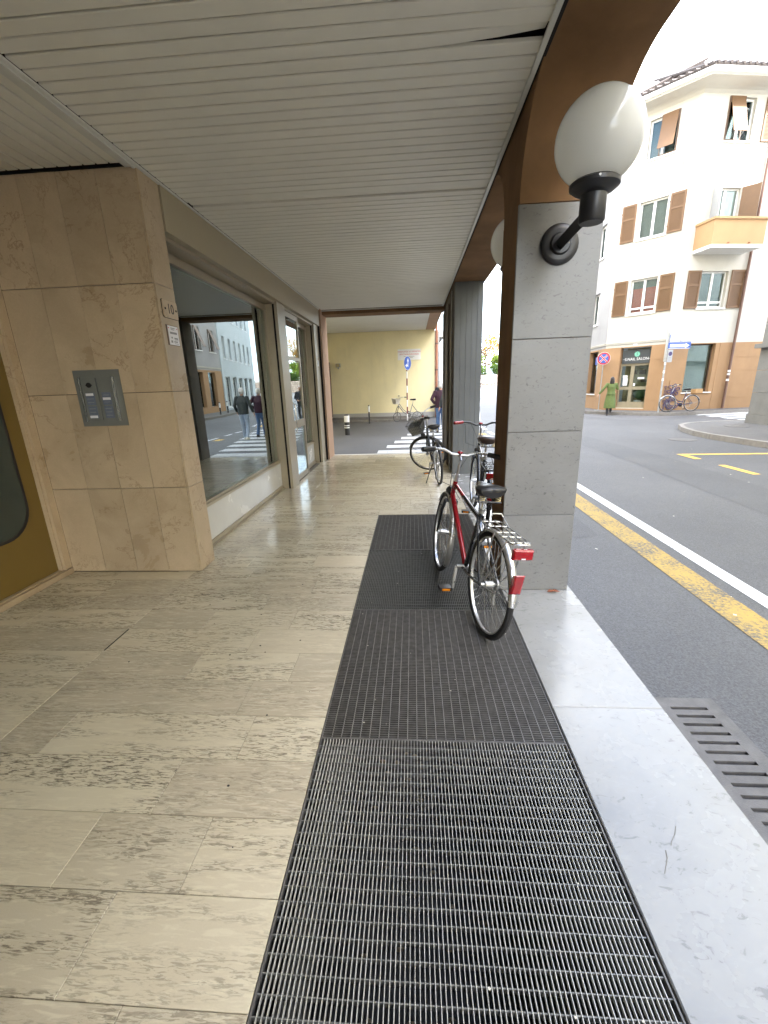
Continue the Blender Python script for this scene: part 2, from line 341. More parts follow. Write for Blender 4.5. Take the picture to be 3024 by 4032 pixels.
def text_mesh(txt, size, depth=.002):
    cu = bpy.data.curves.new('lettering', 'FONT'); cu.body = txt; cu.size = size; cu.align_x = 'CENTER'; cu.align_y = 'CENTER'; cu.extrude = depth/2; cu.resolution_u = 3
    o = bpy.data.objects.new('lettering', cu); COL.objects.link(o); bpy.context.view_layer.update()
    me = bpy.data.meshes.new_from_object(o.evaluated_get(bpy.context.evaluated_depsgraph_get())); bpy.data.objects.remove(o); bpy.data.curves.remove(cu)
    return me
def text(txt, size, mat, parent, M, name='lettering', sx=1.0, bold=0):
    me = text_mesh(txt, size); me.transform(Matrix.Diagonal((sx, 1, 1, 1))); me.transform(M); me.materials.clear(); me.materials.append(MATS[mat])
    return obj(name, me, parent)
def frame_mat(o, ax, ay, az):   # columns
    return Matrix(((ax[0], ay[0], az[0], o[0]), (ax[1], ay[1], az[1], o[1]), (ax[2], ay[2], az[2], o[2]), (0, 0, 0, 1)))
def origin(o):
    p = Vector((0, 0, 0))
    while o is not None: p += Vector(o.location); o = o.parent
    return p
def wb(mb, name, mat, parent=None):
    """build a mesh given in world coordinates under a parent that is not rotated"""
    if parent is not None:
        q = origin(parent); mb.v = [(x-q.x, y-q.y, z-q.z) for x, y, z in mb.v]
    return mb.build(name, mat, parent)

# ================================================================ SETTING
# ---------------------------------------------------------------- ground and roads
RZ = -.03
def gz(y): return 0 if y < 30 else (y-30)*.021
def sheet(rects, z):
    m = MB()
    for x0, x1, y0, y1 in rects:
        ys = [y0]+[k for k in (30, 60, 90) if y0 < k < y1]+[y1]
        for a, b in zip(ys, ys[1:]): m.quad((x0, a, z+gz(a)), (x1, a, z+gz(a)), (x1, b, z+gz(b)), (x0, b, z+gz(b)))
    return m
g = sheet([(-400, -3.6, -300, 10.37), (-400, 400, 10.37, 600), (1.2, 400, -300, 10.37), (-3.6, 1.2, -300, -5)], -.06).build('ground', 'asphalt_old'); struct(g)
road = sheet([(1.236, 60, -60, 10.37), (-30, 60, 10.37, 130)], RZ).build('road', 'asphalt'); struct(road)
def mark(name, mat, poly, lift=.004):
    m = MB(); m.quad(*[(x, y, RZ+gz(y)+lift) for x, y in poly]); return m.build(name, mat, road)
def rectm(name, mat, x0, x1, y0, y1, lift=.004): return mark(name, mat, [(x0, y0), (x1, y0), (x1, y1), (x0, y1)], lift)
rectm('edge_line', 'white_paint', 2.53, 2.665, -12, 13.3)
rectm('bay_line', 'yellow_paint', 2.15, 2.405, -12, 9.6)
for a, b in ((14.1, 15.0), (15.6, 16.2), (16.6, 17.2)): rectm('line_dash', 'white_paint', 2.5, 2.63, a, b)
rectm('line_dash', 'fresh_yellow_paint', 2.1, 2.36, 14.05, 14.5); rectm('line_dash', 'fresh_yellow_paint', 2.4, 2.66, 19.0, 20.1)
def ribbon(name, mat, pts, w):
    P = [Vector((p[0], p[1], 0)) for p in pts]
    for a, b in zip(P, P[1:]):
        n = Vector((-(b-a).y, (b-a).x, 0)).normalized()*w/2
        mark(name, mat, [tuple((a-n)[:2]), tuple((a+n)[:2]), tuple((b+n)[:2]), tuple((b-n)[:2])])
ribbon('edge_line', 'white_paint', [(2.9, 19.4), (3.3, 22.2), (4.1, 28), (5.0, 33.5), (6.6, 42), (10.5, 62)], .14)
for k in range(8):
    y = 10.62+k*.94; x = -.86+.188*(y-10.85)
    rectm('crosswalk_stripe', 'white_paint', x, x+1.75, y, y+.5)
ribbon('bay_line', 'fresh_yellow_paint', [(5.68, 9.58), (7.8, 9.45)], .13)
mark('bay_line', 'fresh_yellow_paint', [(5.66, 9.64), (5.80, 9.50), (5.79, 8.97), (5.65, 8.96)], .008)
rectm('line_dash', 'fresh_yellow_paint', 5.67, 5.80, 7.45, 8.32)
for k in range(4):
    y = 16.6+k*.9; mark('crosswalk_stripe', 'white_paint', [(12.0+.0*k, y), (15.2, y+.45), (15.2, y+.95), (12.0, y+.5)])
mark('asphalt_patch', 'asphalt_old', [(7.2, 23.2), (8.3, 18.1), (9.3, 18.0), (11.5, 19.2), (9.0, 20.6)], .003)
mark('asphalt_patch', 'asphalt_repair', [(4.1, 3.0), (5.0, 3.2), (5.3, 9.0), (5.0, 14.5), (4.2, 14.4), (4.35, 9.0)], .003)
mark('asphalt_patch', 'asphalt_repair', [(1.55, 4.4), (1.98, 4.5), (2.0, 6.9), (1.5, 7.1)], .003)
# flat leaf litter and specks on the asphalt
sp = MB()
for k in range(70):
    x = random.uniform(1.4, 8); y = random.uniform(1.2, 12); a = random.uniform(0, 3.1); w = random.uniform(.002, .009); l = w*random.uniform(1.2, 2.5); c, s_ = math.cos(a), math.sin(a)
    sp.quad(*[(x+c*i*l-s_*j*w, y+s_*i*l+c*j*w, RZ+.006+random.random()*.004) for i, j in ((-1, -1), (1, -1), (1, 1), (-1, 1))])
stuff(sp.build('road_specks', 'pale_debris', road))

# ---------------------------------------------------------------- arcade floor
floor = semp('arcade_floor')
fb = MB()
for r in ((-3.6, -.46, -5, 5.27), (-3.6, -.46, 5.27, 10.37), (-.46, .69, 5.275, 10.37), (-.46, .69, -5, .415), (.69, 1.236, -5, 10.37)): fb.quad((r[0], r[2], -.007), (r[1], r[2], -.007), (r[1], r[3], -.007), (r[0], r[3], -.007))
fb.build('bed', 'grout', floor)
def ftile(x0, x1, y0, y1):
    g = .0011; z = random.uniform(-.0006, .0006)
    MB().bev(x0+g, x1-g, y0+g, y1-g, -.006, z, .0012).build('floor_tile', 'floor_marble', floor)
def frow(xa, xb, y0, y1, off):
    x = xb; cuts = [xb]
    x -= off
    while x > xa+.25:
        cuts.append(x); x -= random.choice((.45, .62, .8, .8, .95, .95, 1.1))
    cuts.append(xa); 
    for a, b in zip(cuts, cuts[1:]): ftile(b, a, y0, y1)
P_ = .2672
offs = {0: .55, 1: .34, 2: .6, 3: .36, 4: .47, 5: .27, 6: .62, 7: .42, 8: .7}
for k in range(-6, 36):
    y0 = .691+P_*k; y1 = y0+P_
    if y0 > 10.25: break
    y1 = min(y1, 10.30); xb = -.457
    if y0 > 5.25: xb = .688
    if y0 < 5.27 < y1:
        frow(-.457, .688, 5.272, y1, .5)
    xa = -2.02 if y1 < 3.6 else -2.19
    if y1 > 9.72: xa = -1.925
    if y0 > 6.8 and y1 < 9.3: xa = -2.03
    frow(xa, xb, y0, y1, offs.get(k, random.uniform(.3, .9)))
    if y0 < 3.53 < y1: frow(-3.195, -2.022, y0, 3.53, .7); ftile(-2.022, -1.97, y0, 3.53)
    if y1 < 3.56: frow(-3.195, -2.022, y0, y1, random.choice((1.18, .6, .85)))
MB().bev(-2.3, .7, 10.30, 10.40, -.12, .002, .01).build('threshold', 'threshold_stone', floor)
# marble kerb strip along the street
for a, b in ((-3, -.9), (-.9, 1.868), (1.868, 4.6), (4.6, 6.4), (6.4, 7.78), (7.78, 10.4)):
    MB().bev(.692, 1.236, a+.0012, b-.0012, -.12, .001, .004).build('kerb_slab', 'kerb_marble', floor)
# old cracks and an open joint
ck = MB()
for pts in ([(.951, 1.256), (.93, 1.225), (.905, 1.20), (.895, 1.185)], [(.867, 1.167), (.858, 1.14), (.84, 1.115), (.822, 1.090)]):
    for (xa_, ya_), (xb_, yb_) in zip(pts, pts[1:]): ck.quad((xa_, ya_, .0018), (xa_+.003, ya_+.001, .0018), (xb_+.0035, yb_, .0018), (xb_, yb_-.001, .0018))
ck.build('crack', 'grout', floor)
MB().box(-2.026, -2.017, 2.30, 2.55, -.004, .0009).build('open_joint', 'black_gap', floor)
# small chips and dirt lying on the floor
db = MB()
for k in range(60):
    x = random.uniform(-3, -.5); y = random.uniform(.7, 7); w = random.uniform(.002, .007); a = random.uniform(0, 6)
    db.sphere((x, y, .002), w, 5, 3, (1, random.uniform(.5, 1.2), .4))
stuff(db.build('grit', 'black_plastic', floor))

# ---------------------------------------------------------------- light well under the gratings
well = MB()
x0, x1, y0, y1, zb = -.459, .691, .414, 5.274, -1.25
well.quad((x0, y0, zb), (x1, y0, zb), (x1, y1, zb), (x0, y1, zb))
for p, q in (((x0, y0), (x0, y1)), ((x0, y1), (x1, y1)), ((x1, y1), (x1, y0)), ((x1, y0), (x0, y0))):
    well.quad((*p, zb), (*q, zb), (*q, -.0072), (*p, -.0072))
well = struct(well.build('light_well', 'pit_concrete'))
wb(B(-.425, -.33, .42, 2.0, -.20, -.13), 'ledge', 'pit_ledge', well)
lt = MB()
for k in range(120):
    lt.sphere((random.uniform(-.4, .65), random.uniform(.5, 5.2), zb+.01), random.uniform(.01, .035), 6, 4, (1, random.uniform(.4, 1), .4))
stuff(lt.build('litter', 'debris', well))
def grating(k, along_y, mat, label):
    a = .42+1.2125*k; b = a+1.2105
    t = thing('floor_grating', label, 'grating', (.115, (a+b)/2, 0), group='steel gratings over the light well')
    f = MB()
    for q in ((-.454, -.449, a, b), (.679, .684, a, b)): f.box(*q, -.034, -.001)
    for q in ((-.449, .679, a, a+.004), (-.449, .679, b-.004, b)): f.box(*q, -.034, -.001)
    wb(f, 'frame', 'dark_galvanised', t)
    fine = MB(); rod = MB()
    if along_y:
        n = 80
        for i in range(1, n):
            x = -.449+1.128*i/n; d = .0035*math.sin(i*1.7) if i in (71, 72, 73) and k == 0 else 0
            fine.box(x-.001, x+.001, a+.004, b-.004, -.018, -.002)
        m = 27
        for i in range(1, m):
            y = a+(b-a)*i/m; rod.box(-.449, .679, y-.0015, y+.0015, -.026, -.005)
    else:
        n = 86
        for i in range(1, n):
            y = a+(b-a)*i/n; fine.box(-.449, .679, y-.0012, y+.0012, -.031, -.002)
        m = 25
        for i in range(1, m):
            x = -.449+1.128*i/m; rod.box(x-.0019, x+.0019, a+.004, b-.004, -.026, -.0034)
    stuff(wb(fine, 'bearing_bars', mat, t)); stuff(wb(rod, 'cross_bars', 'bright_rod' if k == 0 else 'rod_steel', t))
    ch = MB()
    for i in range(9 if k < 3 else 3):
        ch.sphere((random.uniform(-.42, .65), random.uniform(a+.05, b-.05), -.001), random.uniform(.002, .006), 5, 3, (1, random.uniform(.4, 1), .5))
    stuff(wb(ch, 'chips', 'pale_debris', t))
grating(0, True, 'galvanised', 'nearest floor grating with bright thin bars running away from the viewer')
grating(1, False, 'dark_galvanised', 'dusty dark floor grating, second from the viewer, under the rear bicycle wheel')
grating(2, True, 'rod_steel', 'third floor grating with lengthwise bars, under the bicycle pedals')
grating(3, False, 'dark_galvanised', 'farthest floor grating, near black, with widely spaced lines')

# ---------------------------------------------------------------- cast iron drain by the kerb
t = thing('drain_grate', 'cast iron slotted drain cover set between marble kerb and asphalt', 'drain', (1.38, 1.2, -.03))
dx0, dx1, dy1 = 1.243, 1.517, 1.955
sl_ = MB(); pitch = .0545; slots = [(dy1-.066-pitch*i) for i in range(24)]
ya = slots[-1]-.06
sl_.box(dx0, dx0+.042, ya, dy1, -.05, -.012); sl_.box(dx1-.055, dx1, ya, dy1, -.05, -.012)
prev = dy1
for y in slots:
    sl_.box(dx0+.042, dx1-.055, y+.0095, prev, -.05, -.0125); prev = y-.0095
sl_.box(dx0+.042, dx1-.055, ya, prev, -.05, -.0125)
wb(sl_, 'cover', 'cast_iron', t)
fr = MB(); fr.box(dx0-.006, dx1+.012, dy1+.001, dy1+.014, -.05, -.016); fr.box(dx1+.001, dx1+.014, ya, dy1, -.05, -.016); wb(fr, 'frame', 'cast_iron', t)
wb(B(dx0+.02, dx1-.02, ya+.02, dy1-.02, -.30, -.049), 'gully', 'black_gap', t)

# ---------------------------------------------------------------- ceiling
ceil = semp('arcade_ceiling')
wb(B(-3.6, .9, -5, 10.3, 3.24, 3.30), 'plenum_board', 'plenum', ceil)
def slat_mesh(L_, w, warp=0, tw=0):
    m = MB(); h = .011; prof = [(-w/2, h+.008), (-w/2, .004), (-w/2+.004, 0), (w/2-.004, 0), (w/2, .004), (w/2, h+.008)]
    n = 12; rows = []
    for i in range(n+1):
        u = i/n; x = -L_/2+L_*u; dz = warp*max(0, (u-.75)/.25)**2; dt = tw*max(0, (u-.75)/.25)
        rows.append([(x, a*math.cos(dt)-b*math.sin(dt)-dz*.5, b*math.cos(dt)+a*math.sin(dt)+dz) for a, b in prof])
    b0 = 0
    for r_ in rows: m.v += r_
    k = len(prof)
    for i in range(n):
        for j in range(k-1): m.f.append((i*k+j, i*k+j+1, (i+1)*k+j+1, (i+1)*k+j))
    return m.mesh('ceiling_slat', 'ceiling_paint')
SW = .0975; sm = slat_mesh(2.585, .0865); smw = slat_mesh(2.585, .0865, .022, .2); smg = slat_mesh(2.585, .088, .0, .0)
y = 2.479-SW*35+SW/2; i = 0
while y < 9.9:
    me = sm; dz = 0; rot = 0
    j = round((y-2.479)/SW-.5)
    if j == 1: me = smw; dz = .001
    if j == -1: rot = .0028
    if j == 0: rot = -.002
    if j in (18,): dz = .012; rot = .003
    o = obj('ceiling_slat', me, ceil, (-.648, y, 3.17+dz+random.uniform(-.0008, .0008))); o.rotation_euler = (random.uniform(-.006, .006), 0, rot+random.uniform(-.0004, .0004))
    y += SW
sl2 = slat_mesh(4.96, .0865)
x = -2.09
while x > -3.5:
    o = obj('ceiling_slat', sl2, ceil, (x, 1.025, 3.172)); o.rotation_euler = (random.uniform(-.006, .006), 0, math.pi/2); x -= SW
# edge trims: an L profile with a small lip
tr = MB()
tr.box(-1.965, -1.936, -1.5, 9.93, 3.150, 3.163); tr.box(-1.985, -1.963, -1.5, 3.53, 3.143, 3.176); tr.box(-2.040, -1.985, -1.5, 3.53, 3.154, 3.172)
wb(tr, 'edge_trim', 'trim_paint', ceil)
wb(B(.638, .664, -1.5, 9.93, 3.148, 3.162), 'edge_trim', 'trim_paint', ceil)
wb(B(-1.936, .638, 9.895, 9.925, 3.148, 3.163), 'edge_trim', 'trim_paint', ceil)
wb(B(.664, .690, -1.5, 9.93, 3.165, 3.2), 'shadow_gap', 'black_gap', ceil)

# ---------------------------------------------------------------- tiled pillar with intercom
tp = thing('tiled_pillar', 'beige marble clad wall pier carrying the intercom and house number', 'pillar', (-2.6, 3.8, 0))
wb(B(-3.30, -1.9795, 3.549, 3.812, 0, 3.165), 'core', 'black_gap', tp)
cols = [-3.215, -2.885, -2.577, -2.275, -1.978]; rws = [.004, .797, 1.602, 2.405, 3.160]
for a, b in zip(cols, cols[1:]):
    for c, d in zip(rws, rws[1:]):
        m = MB().bev(a+.0013, b-.0013, c+.0022, d-.0022, 0, .018+random.uniform(-.0006, .0006), .0015)
        m.xf(lambda x, yy, zz: (x, 3.548-zz, yy)); wb(m, 'tile', 'beige_marble', tp)
for c, d in zip(rws, rws[1:]):
    m = MB().bev(3.536, 3.806, c+.0018, d-.0018, 0, .014+random.uniform(-.0006, .0006), .0015)
    m.xf(lambda x, yy, zz: (-1.9765+zz, x, yy)); wb(m, 'tile', 'beige_marble', tp)
wb(B(-3.215, -2.03, 3.532, 3.545, 3.160, 3.172), 'top_gap', 'black_gap', tp)
# intercom
ic = thing('intercom_panel', 'grey steel intercom panel with name buttons on the marble pier', 'intercom', (-2.58, 3.53, 1.565))
yf = 3.5285
m = MB()
for q in ((-2.780, -2.737, 1.340, 1.790), (-2.425, -2.384, 1.340, 1.790), (-2.737, -2.425, 1.340, 1.380), (-2.737, -2.425, 1.735, 1.790)): m.box(q[0], q[1], yf-.004, yf, q[2], q[3])
wb(m, 'surround', 'steel_grey', ic)
wb(B(-2.737, -2.425, yf-.001, yf+.0, 1.38, 1.735), 'back_plate', 'steel_grey', ic)
for sx in (-2.722, -2.582):
    mo = wb(B(sx, sx+.128, yf-.012, yf-.001, 1.392, 1.728), 'module', 'steel_grey', ic)
    for kz in range(2):
        lb = wb(B(sx+.022, sx+.098, yf-.0155, yf-.0121, 1.405+kz*.108, 1.505+kz*.108), 'label_strip', 'label_blue', ic)
        for q in range(3):
            wb(B(sx+.032, sx+.085, yf-.0162, yf-.0156, 1.425+kz*.108+q*.028, 1.430+kz*.108+q*.028), 'name_line', 'print_grey', lb)
for sx, zz in ((-2.697, 1.588), (-2.697, 1.408), (-2.555, 1.552)): wb(B(sx, sx+.066, yf-.0175, yf-.0156, zz, zz+.02), 'button', 'paper', ic)
m = MB(); m.tube([(-2.655, yf-.02, 1.672), (-2.655, yf-.012, 1.672)], .020, 14); m.box(-2.682, -2.628, yf-.0165, yf-.0122, 1.668, 1.676); wb(m, 'speaker_lock', 'black_gap', ic)
wb(B(-2.450, -2.434, yf-.020, yf-.001, 1.382, 1.733), 'rail', 'bright_steel', ic); wb(B(-2.735, -2.725, yf-.018, yf-.001, 1.382, 1.733), 'rail', 'bright_steel', ic)
# house number plaque
xp = -1.9615
pq = thing('number_plaque', 'small stone house number plaque reading 10 on the pier edge', 'plaque', (xp, 3.68, 2.237))
poly = [(3.590, 2.172), (3.782, 2.172), (3.790, 2.180), (3.790, 2.293), (3.782, 2.301), (3.584, 2.301), (3.576, 2.293), (3.576, 2.184)]
wb(MB().prism([(3.683+(a-3.683)*1.035, 2.2365+(b-2.2365)*1.05) for a, b in poly], lambda a, b, d: (d, a, b), xp, xp+.004), 'painted_edge_shadow', 'black_gap', pq)  # black backing plate drawn as a shadow border around the plaque
wb(MB().prism(poly, lambda a, b, d: (d, a, b), xp+.004, xp+.012), 'plate', 'beige_marble', pq)
Mx = frame_mat((xp+.0125, 3.683, 2.237), (0, 1, 0), (0, 0, 1), (1, 0, 0)); Mx.translation -= origin(pq)
text('10', .105, 'print_black', pq, Mx, sx=.95)
for yy in (3.602, 3.764): m = MB(); m.tube([(xp+.012, yy, 2.237), (xp+.0155, yy, 2.237)], .008, 10); wb(m, 'screw', 'black_gap', pq)
pn = thing('paper_notice', 'white printed paper notice under the house number plaque', 'notice', (xp, 3.67, 2.04))
wb(B(xp, xp+.004, 3.588, 3.762, 1.964, 2.118), 'holder', 'shutter_dark', pn); wb(B(xp+.004, xp+.0055, 3.606, 3.758, 1.968, 2.114), 'sheet', 'paper', pn)
for (ya_, yb_, za_, zb_) in ((3.645, 3.71, 2.094, 2.100), (3.65, 3.70, 2.083, 2.088), (3.630, 3.735, 2.052, 2.068), (3.64, 3.66, 2.018, 2.030), (3.685, 3.74, 2.014, 2.026), (3.69, 3.745, 2.006, 2.009), (3.63, 3.655, 1.985, 2.002), (3.675, 3.73, 1.990, 1.999), (3.68, 3.74, 1.978, 1.982)):
    wb(B(xp+.0055, xp+.0062, ya_, yb_, za_, zb_), 'print_line', 'print_grey', pn)
for ya_ in (3.618, 3.742): wb(B(xp+.0055, xp+.0075, ya_-.004, ya_+.004, 2.092, 2.100), 'pin', 'print_red', pn)

# ---------------------------------------------------------------- entrance door in the recess
ed = thing('entrance_door', 'mustard metal entrance door with a rounded dark window, left of the pier', 'door', (-3.3, 2.6, 0))
poly = [(-.2, .06), (3.475, .06), (3.475, 3.17), (-.2, 3.17)]
wb(B(-3.40, -3.275, -.5, 3.475, .055, 3.17), 'panel', 'mustard_panel', ed)
def rrect(y0, y1, z0, z1, r, n=8):
    pts = []
    for cy_, cz_, a0 in ((y1-r, z0+r, -90), (y1-r, z1-r, 0), (y0+r, z1-r, 90), (y0+r, z0+r, 180)):
        for i in range(n+1):
            a = R(a0+90*i/n); pts.append((cy_+r*math.cos(a), cz_+r*math.sin(a)))
    return pts
wb(MB().prism(rrect(1.6, 3.305, .470, 2.60, .26), lambda a, b, d: (d, a, b), -3.275, -3.262), 'gasket', 'black_rubber', ed)
wb(MB().prism(rrect(1.63, 3.275, .50, 2.57, .235), lambda a, b, d: (d, a, b), -3.262, -3.259), 'window_pane', 'dark_glass', ed)
m = MB(); m.box(-3.30, -3.215, 3.455, 3.53, .05, 3.165); m.box(-3.275, -3.238, 3.44, 3.456, .05, 3.165); wb(m, 'door_jamb', 'beige_marble', ed)
m = MB(); m.box(-3.30, -3.205, -1.6, 3.53, -.005, .045); m.box(-3.30, -3.24, -1.6, 3.44, .045, .052); wb(m, 'door_sill', 'beige_marble', ed)
wb(B(-3.7, -3.40, -5, 3.55, -.01, 3.24), 'back_wall', 'dark_concrete', ed)

# ---------------------------------------------------------------- shop front
sf = thing('storefront', 'aluminium framed shop front with two windows and glass door', 'storefront', (-2.2, 6.7, 0))
wb(B(-2.30, -1.95, 3.815, 9.69, 2.832, 3.150), 'lintel', 'lintel_panel', sf)
wb(B(-2.32, -2.02, 3.815, 9.69, 2.80, 2.831), 'head_rail', 'champagne_aluminium', sf)
def window(y0, y1, top, xg):
    w = wb(B(xg-.03, xg-.02, y0+.03, y1-.02, .49, top-.02), 'window_pane', 'shop_glass', sf)
    f = MB(); f.box(xg-.06, xg+.012, y0, y1, .43, .462); f.box(xg-.06, xg-.002, y0, y1, .463, .49); f.box(xg-.06, xg+.006, y0, y1, top-.025, top+.03); f.box(xg-.07, xg-.015, y0, y1, top+.03, 2.80)
    f.box(xg-.055, xg-.004, y1-.035, y1, .49, top-.025); f.box(xg-.055, xg-.004, y0, y0+.03, .49, top-.025)
    wb(f, 'frame', 'champagne_aluminium', w)
    wb(B(xg-.05, xg-.006, y0, y1, .062, .43), 'base_panel', 'white_marble', sf)
    k = MB(); k.box(xg-.05, xg+.010, y0, y1, .028, .061); k.box(xg-.05, xg+.022, y0, y1, -.004, .012); k.box(xg-.05, xg+.002, y0, y1, .012, .028); wb(k, 'skirting', 'champagne_aluminium', sf)
window(3.815, 6.83, 2.735, -2.165); window(8.22, 9.30, 2.735, -2.165)
def post(y, y2):
    wb(B(-2.20, -2.068, y, y+.05, -.004, 2.80), 'post', 'champagne_aluminium', sf)
    wb(B(-2.20, -2.041, y+.012, y2, -.004, 2.80), 'post_joint', 'black_gap', sf)
    wb(B(-2.19, -1.992, y+.004, y2, -.004, 2.83), 'post_face', 'champagne_aluminium', sf) if False else None
    wb(B(-2.036, -1.992, y, y2, -.004, 2.831), 'post_face', 'champagne_aluminium', sf)
post(6.835, 7.24); post(9.305, 9.685)
# door leaf
dl_ = wb(B(-2.062, -2.052, 7.30, 8.12, .10, 2.72), 'door_pane', 'shop_glass', sf)
f = MB()
for q in ((7.245, 7.30, 0, 2.80), (8.12, 8.18, 0, 2.80)): f.box(-2.085, -2.035, q[0], q[1], q[2], q[3])
for q in ((7.30, 8.12, .008, .10), (7.30, 8.12, .92, 1.05), (7.30, 8.12, 2.05, 2.11), (7.30, 8.12, 2.72, 2.80)): f.box(-2.08, -2.04, *q)
wb(f, 'door_frame', 'champagne_aluminium', dl_)
m = MB(); m.tube([(-2.02, 7.36, .85), (-1.985, 7.36, .88), (-1.985, 7.36, 1.32), (-2.02, 7.36, 1.35)], .011, 8); wb(m, 'door_handle', 'bright_steel', dl_)
wb(B(-2.16, -2.055, 8.18, 8.22, 0, 2.80), 'post', 'champagne_aluminium', sf)
# room behind the glass
m = MB(); m.box(-5.2, -5.1, 3.8, 9.7, 0, 3.1); m.box(-5.1, -2.25, 3.75, 3.80, 0, 3.1); m.box(-5.1, -2.25, 9.70, 9.74, 0, 3.1); wb(m, 'room_wall', 'room_teal', sf)
wb(B(-5.1, -2.21, 3.8, 9.7, -.02, -.006), 'room_floor', 'room_floor', sf); wb(B(-5.1, -2.25, 3.8, 9.7, 3.1, 3.14), 'room_ceiling', 'room_dark', sf)
wb(B(-3.0, -2.24, 3.82, 6.8, .40, .43), 'display_shelf', 'room_floor', sf); wb(B(-3.4, -3.34, 3.9, 6.0, .43, 2.6), 'display_panel', 'room_teal', sf)
m = MB()
for k in range(9): m.box(-2.33, -2.31, 8.25, 9.28, .55+k*.012, .556+k*.012)
wb(B(-3.3, -3.26, 8.3, 9.6, .0, 2.2), 'display_panel', 'room_dark', sf)
wb(B(-2.42, -2.40, 3.83, 6.78, .44, 2.74), 'window_backdrop', 'backdrop_teal', sf); wb(B(-2.42, -2.40, 8.24, 9.28, .44, 2.74), 'window_backdrop', 'backdrop_teal', sf)  # teal backdrops added behind the glass to lighten the windows
# small plate near the far post
wb(B(-1.99, -1.982, 9.42, 9.52, 2.02, 2.14), 'wall_plate', 'trim_paint', sf)

# ---------------------------------------------------------------- end wall and beam, arcade building above
ew = thing('end_portal', 'brown rendered jamb and beam framing the far end of the arcade', 'wall', (-2, 10.1, 0))
wb(B(-2.9, -1.923, 9.73, 10.36, -.004, 3.20), 'jamb', 'pink_brown_render', ew); wb(B(-1.99, -1.955, 9.688, 9.728, 0, 3.14), 'joint', 'black_gap', ew)
wb(B(-1.923, .69, 9.935, 10.36, 3.085, 3.24), 'beam', 'brown_render', ew)
ab = thing('arcade_building', 'upper storeys of the building carried over the arcade', 'building', (-4, 3, 3.3))
wb(B(-14, 1.19, -26, 10.36, 3.302, 13.5), 'upper_wall', 'yellow_render', ab)
wb(B(-14, -3.72, -26, 10.36, -.05, 3.30), 'ground_floor_wall', 'cream_render', ab); wb(B(-3.72, -2.92, 9.75, 10.355, -.05, 3.30), 'ground_floor_wall', 'pink_brown_render', ab)
wb(B(-14, 1.65, -26.3, 10.8, 13.5, 13.75), 'eaves', 'roof_tile', ab)

# ---------------------------------------------------------------- street columns and arches
aw = thing('arch_wall', 'brown rendered arch wall over the street openings of the arcade', 'wall', (.94, 2, 2.7))
def qell(cy_, cz_, a, b, t0, t1, n=14): return [(cy_+a*math.cos(R(t0+(t1-t0)*i/n)), cz_+b*math.sin(R(t0+(t1-t0)*i/n))) for i in range(n+1)]
prof = [(10.36, 3.60), (10.36, 3.165), (4.16, 3.165)]+qell(4.16, 2.66, .50, .505, 90, 180)[1:]+[(3.17, 2.66)]
prof += qell(2.66, 2.66, .515, .52, 0, 90)[1:]+[(1.6, 3.192), (.4, 3.20), (-1.2, 3.19)]+qell(-1.6, 2.66, .5, .53, 90, 180)[1:]+[(-2.1, .0), (-2.6, .0), (-2.6, 3.60)]
n = len(prof); m = MB()
m.v = [(.681, a, b) for a, b in prof]+[(1.197, a, b) for a, b in prof]
m.f = [(i, i+n, (i+1) % n+n, (i+1) % n) for i in range(n)]+[tuple(range(n)), tuple(range(2*n-1, n-1, -1))]
m.smooth = True
wb(m, 'arch', 'brown_render', aw)
col = thing('lamp_column', 'street column clad in pale flecked stone with the globe lamps', 'column', (.94, 3.42, 0))
wb(B(.679, 1.18, 3.188, 3.66, .001, 2.659), 'core', 'brown_render', col)
zs = [.002, .622, 1.245, 1.867, 2.655]
for c, d in zip(zs, zs[1:]):
    m = MB().bev(.676, 1.199, c+.0015, d-.0015, 0, .022, .0025); m.xf(lambda x, yy, zz: (x, 3.187-zz, yy)); wb(m, 'cladding_slab', 'grey_stone', col)
    m = MB().bev(3.1885, 3.66, c+.0015, d-.0015, 0, .018, .0025); m.xf(lambda x, yy, zz: (1.181+zz, x, yy)); wb(m, 'cladding_slab', 'grey_stone', col)
cp = thing('concrete_pillar', 'grey concrete pillar with vertical board marks at the arcade end', 'column', (.92, 9, 0))
edges = [.705, .80, .895, .985, 1.075, 1.165]
for i, (a, b) in enumerate(zip(edges, edges[1:])):
    wb(B(a+.0015, b-.0015, 7.78+.004*(i % 2), 7.90, .001, 3.163), 'board_face', 'concrete', cp)
wb(B(.702, 1.168, 7.80, 10.35, .001, 3.162), 'core', 'dark_concrete', cp)
wb(B(.672, .700, 8.75, 8.95, .001, 3.0), 'side_strip', 'dark_concrete', cp); wb(B(.680, .700, 9.9, 10.34, .001, 3.05), 'side_strip', 'dark_concrete', cp)
m = MB(); m.tube([(.688, 8.15, .0), (.688, 8.15, 3.1)], .012, 8); wb(m, 'conduit', 'dull_alloy', cp)

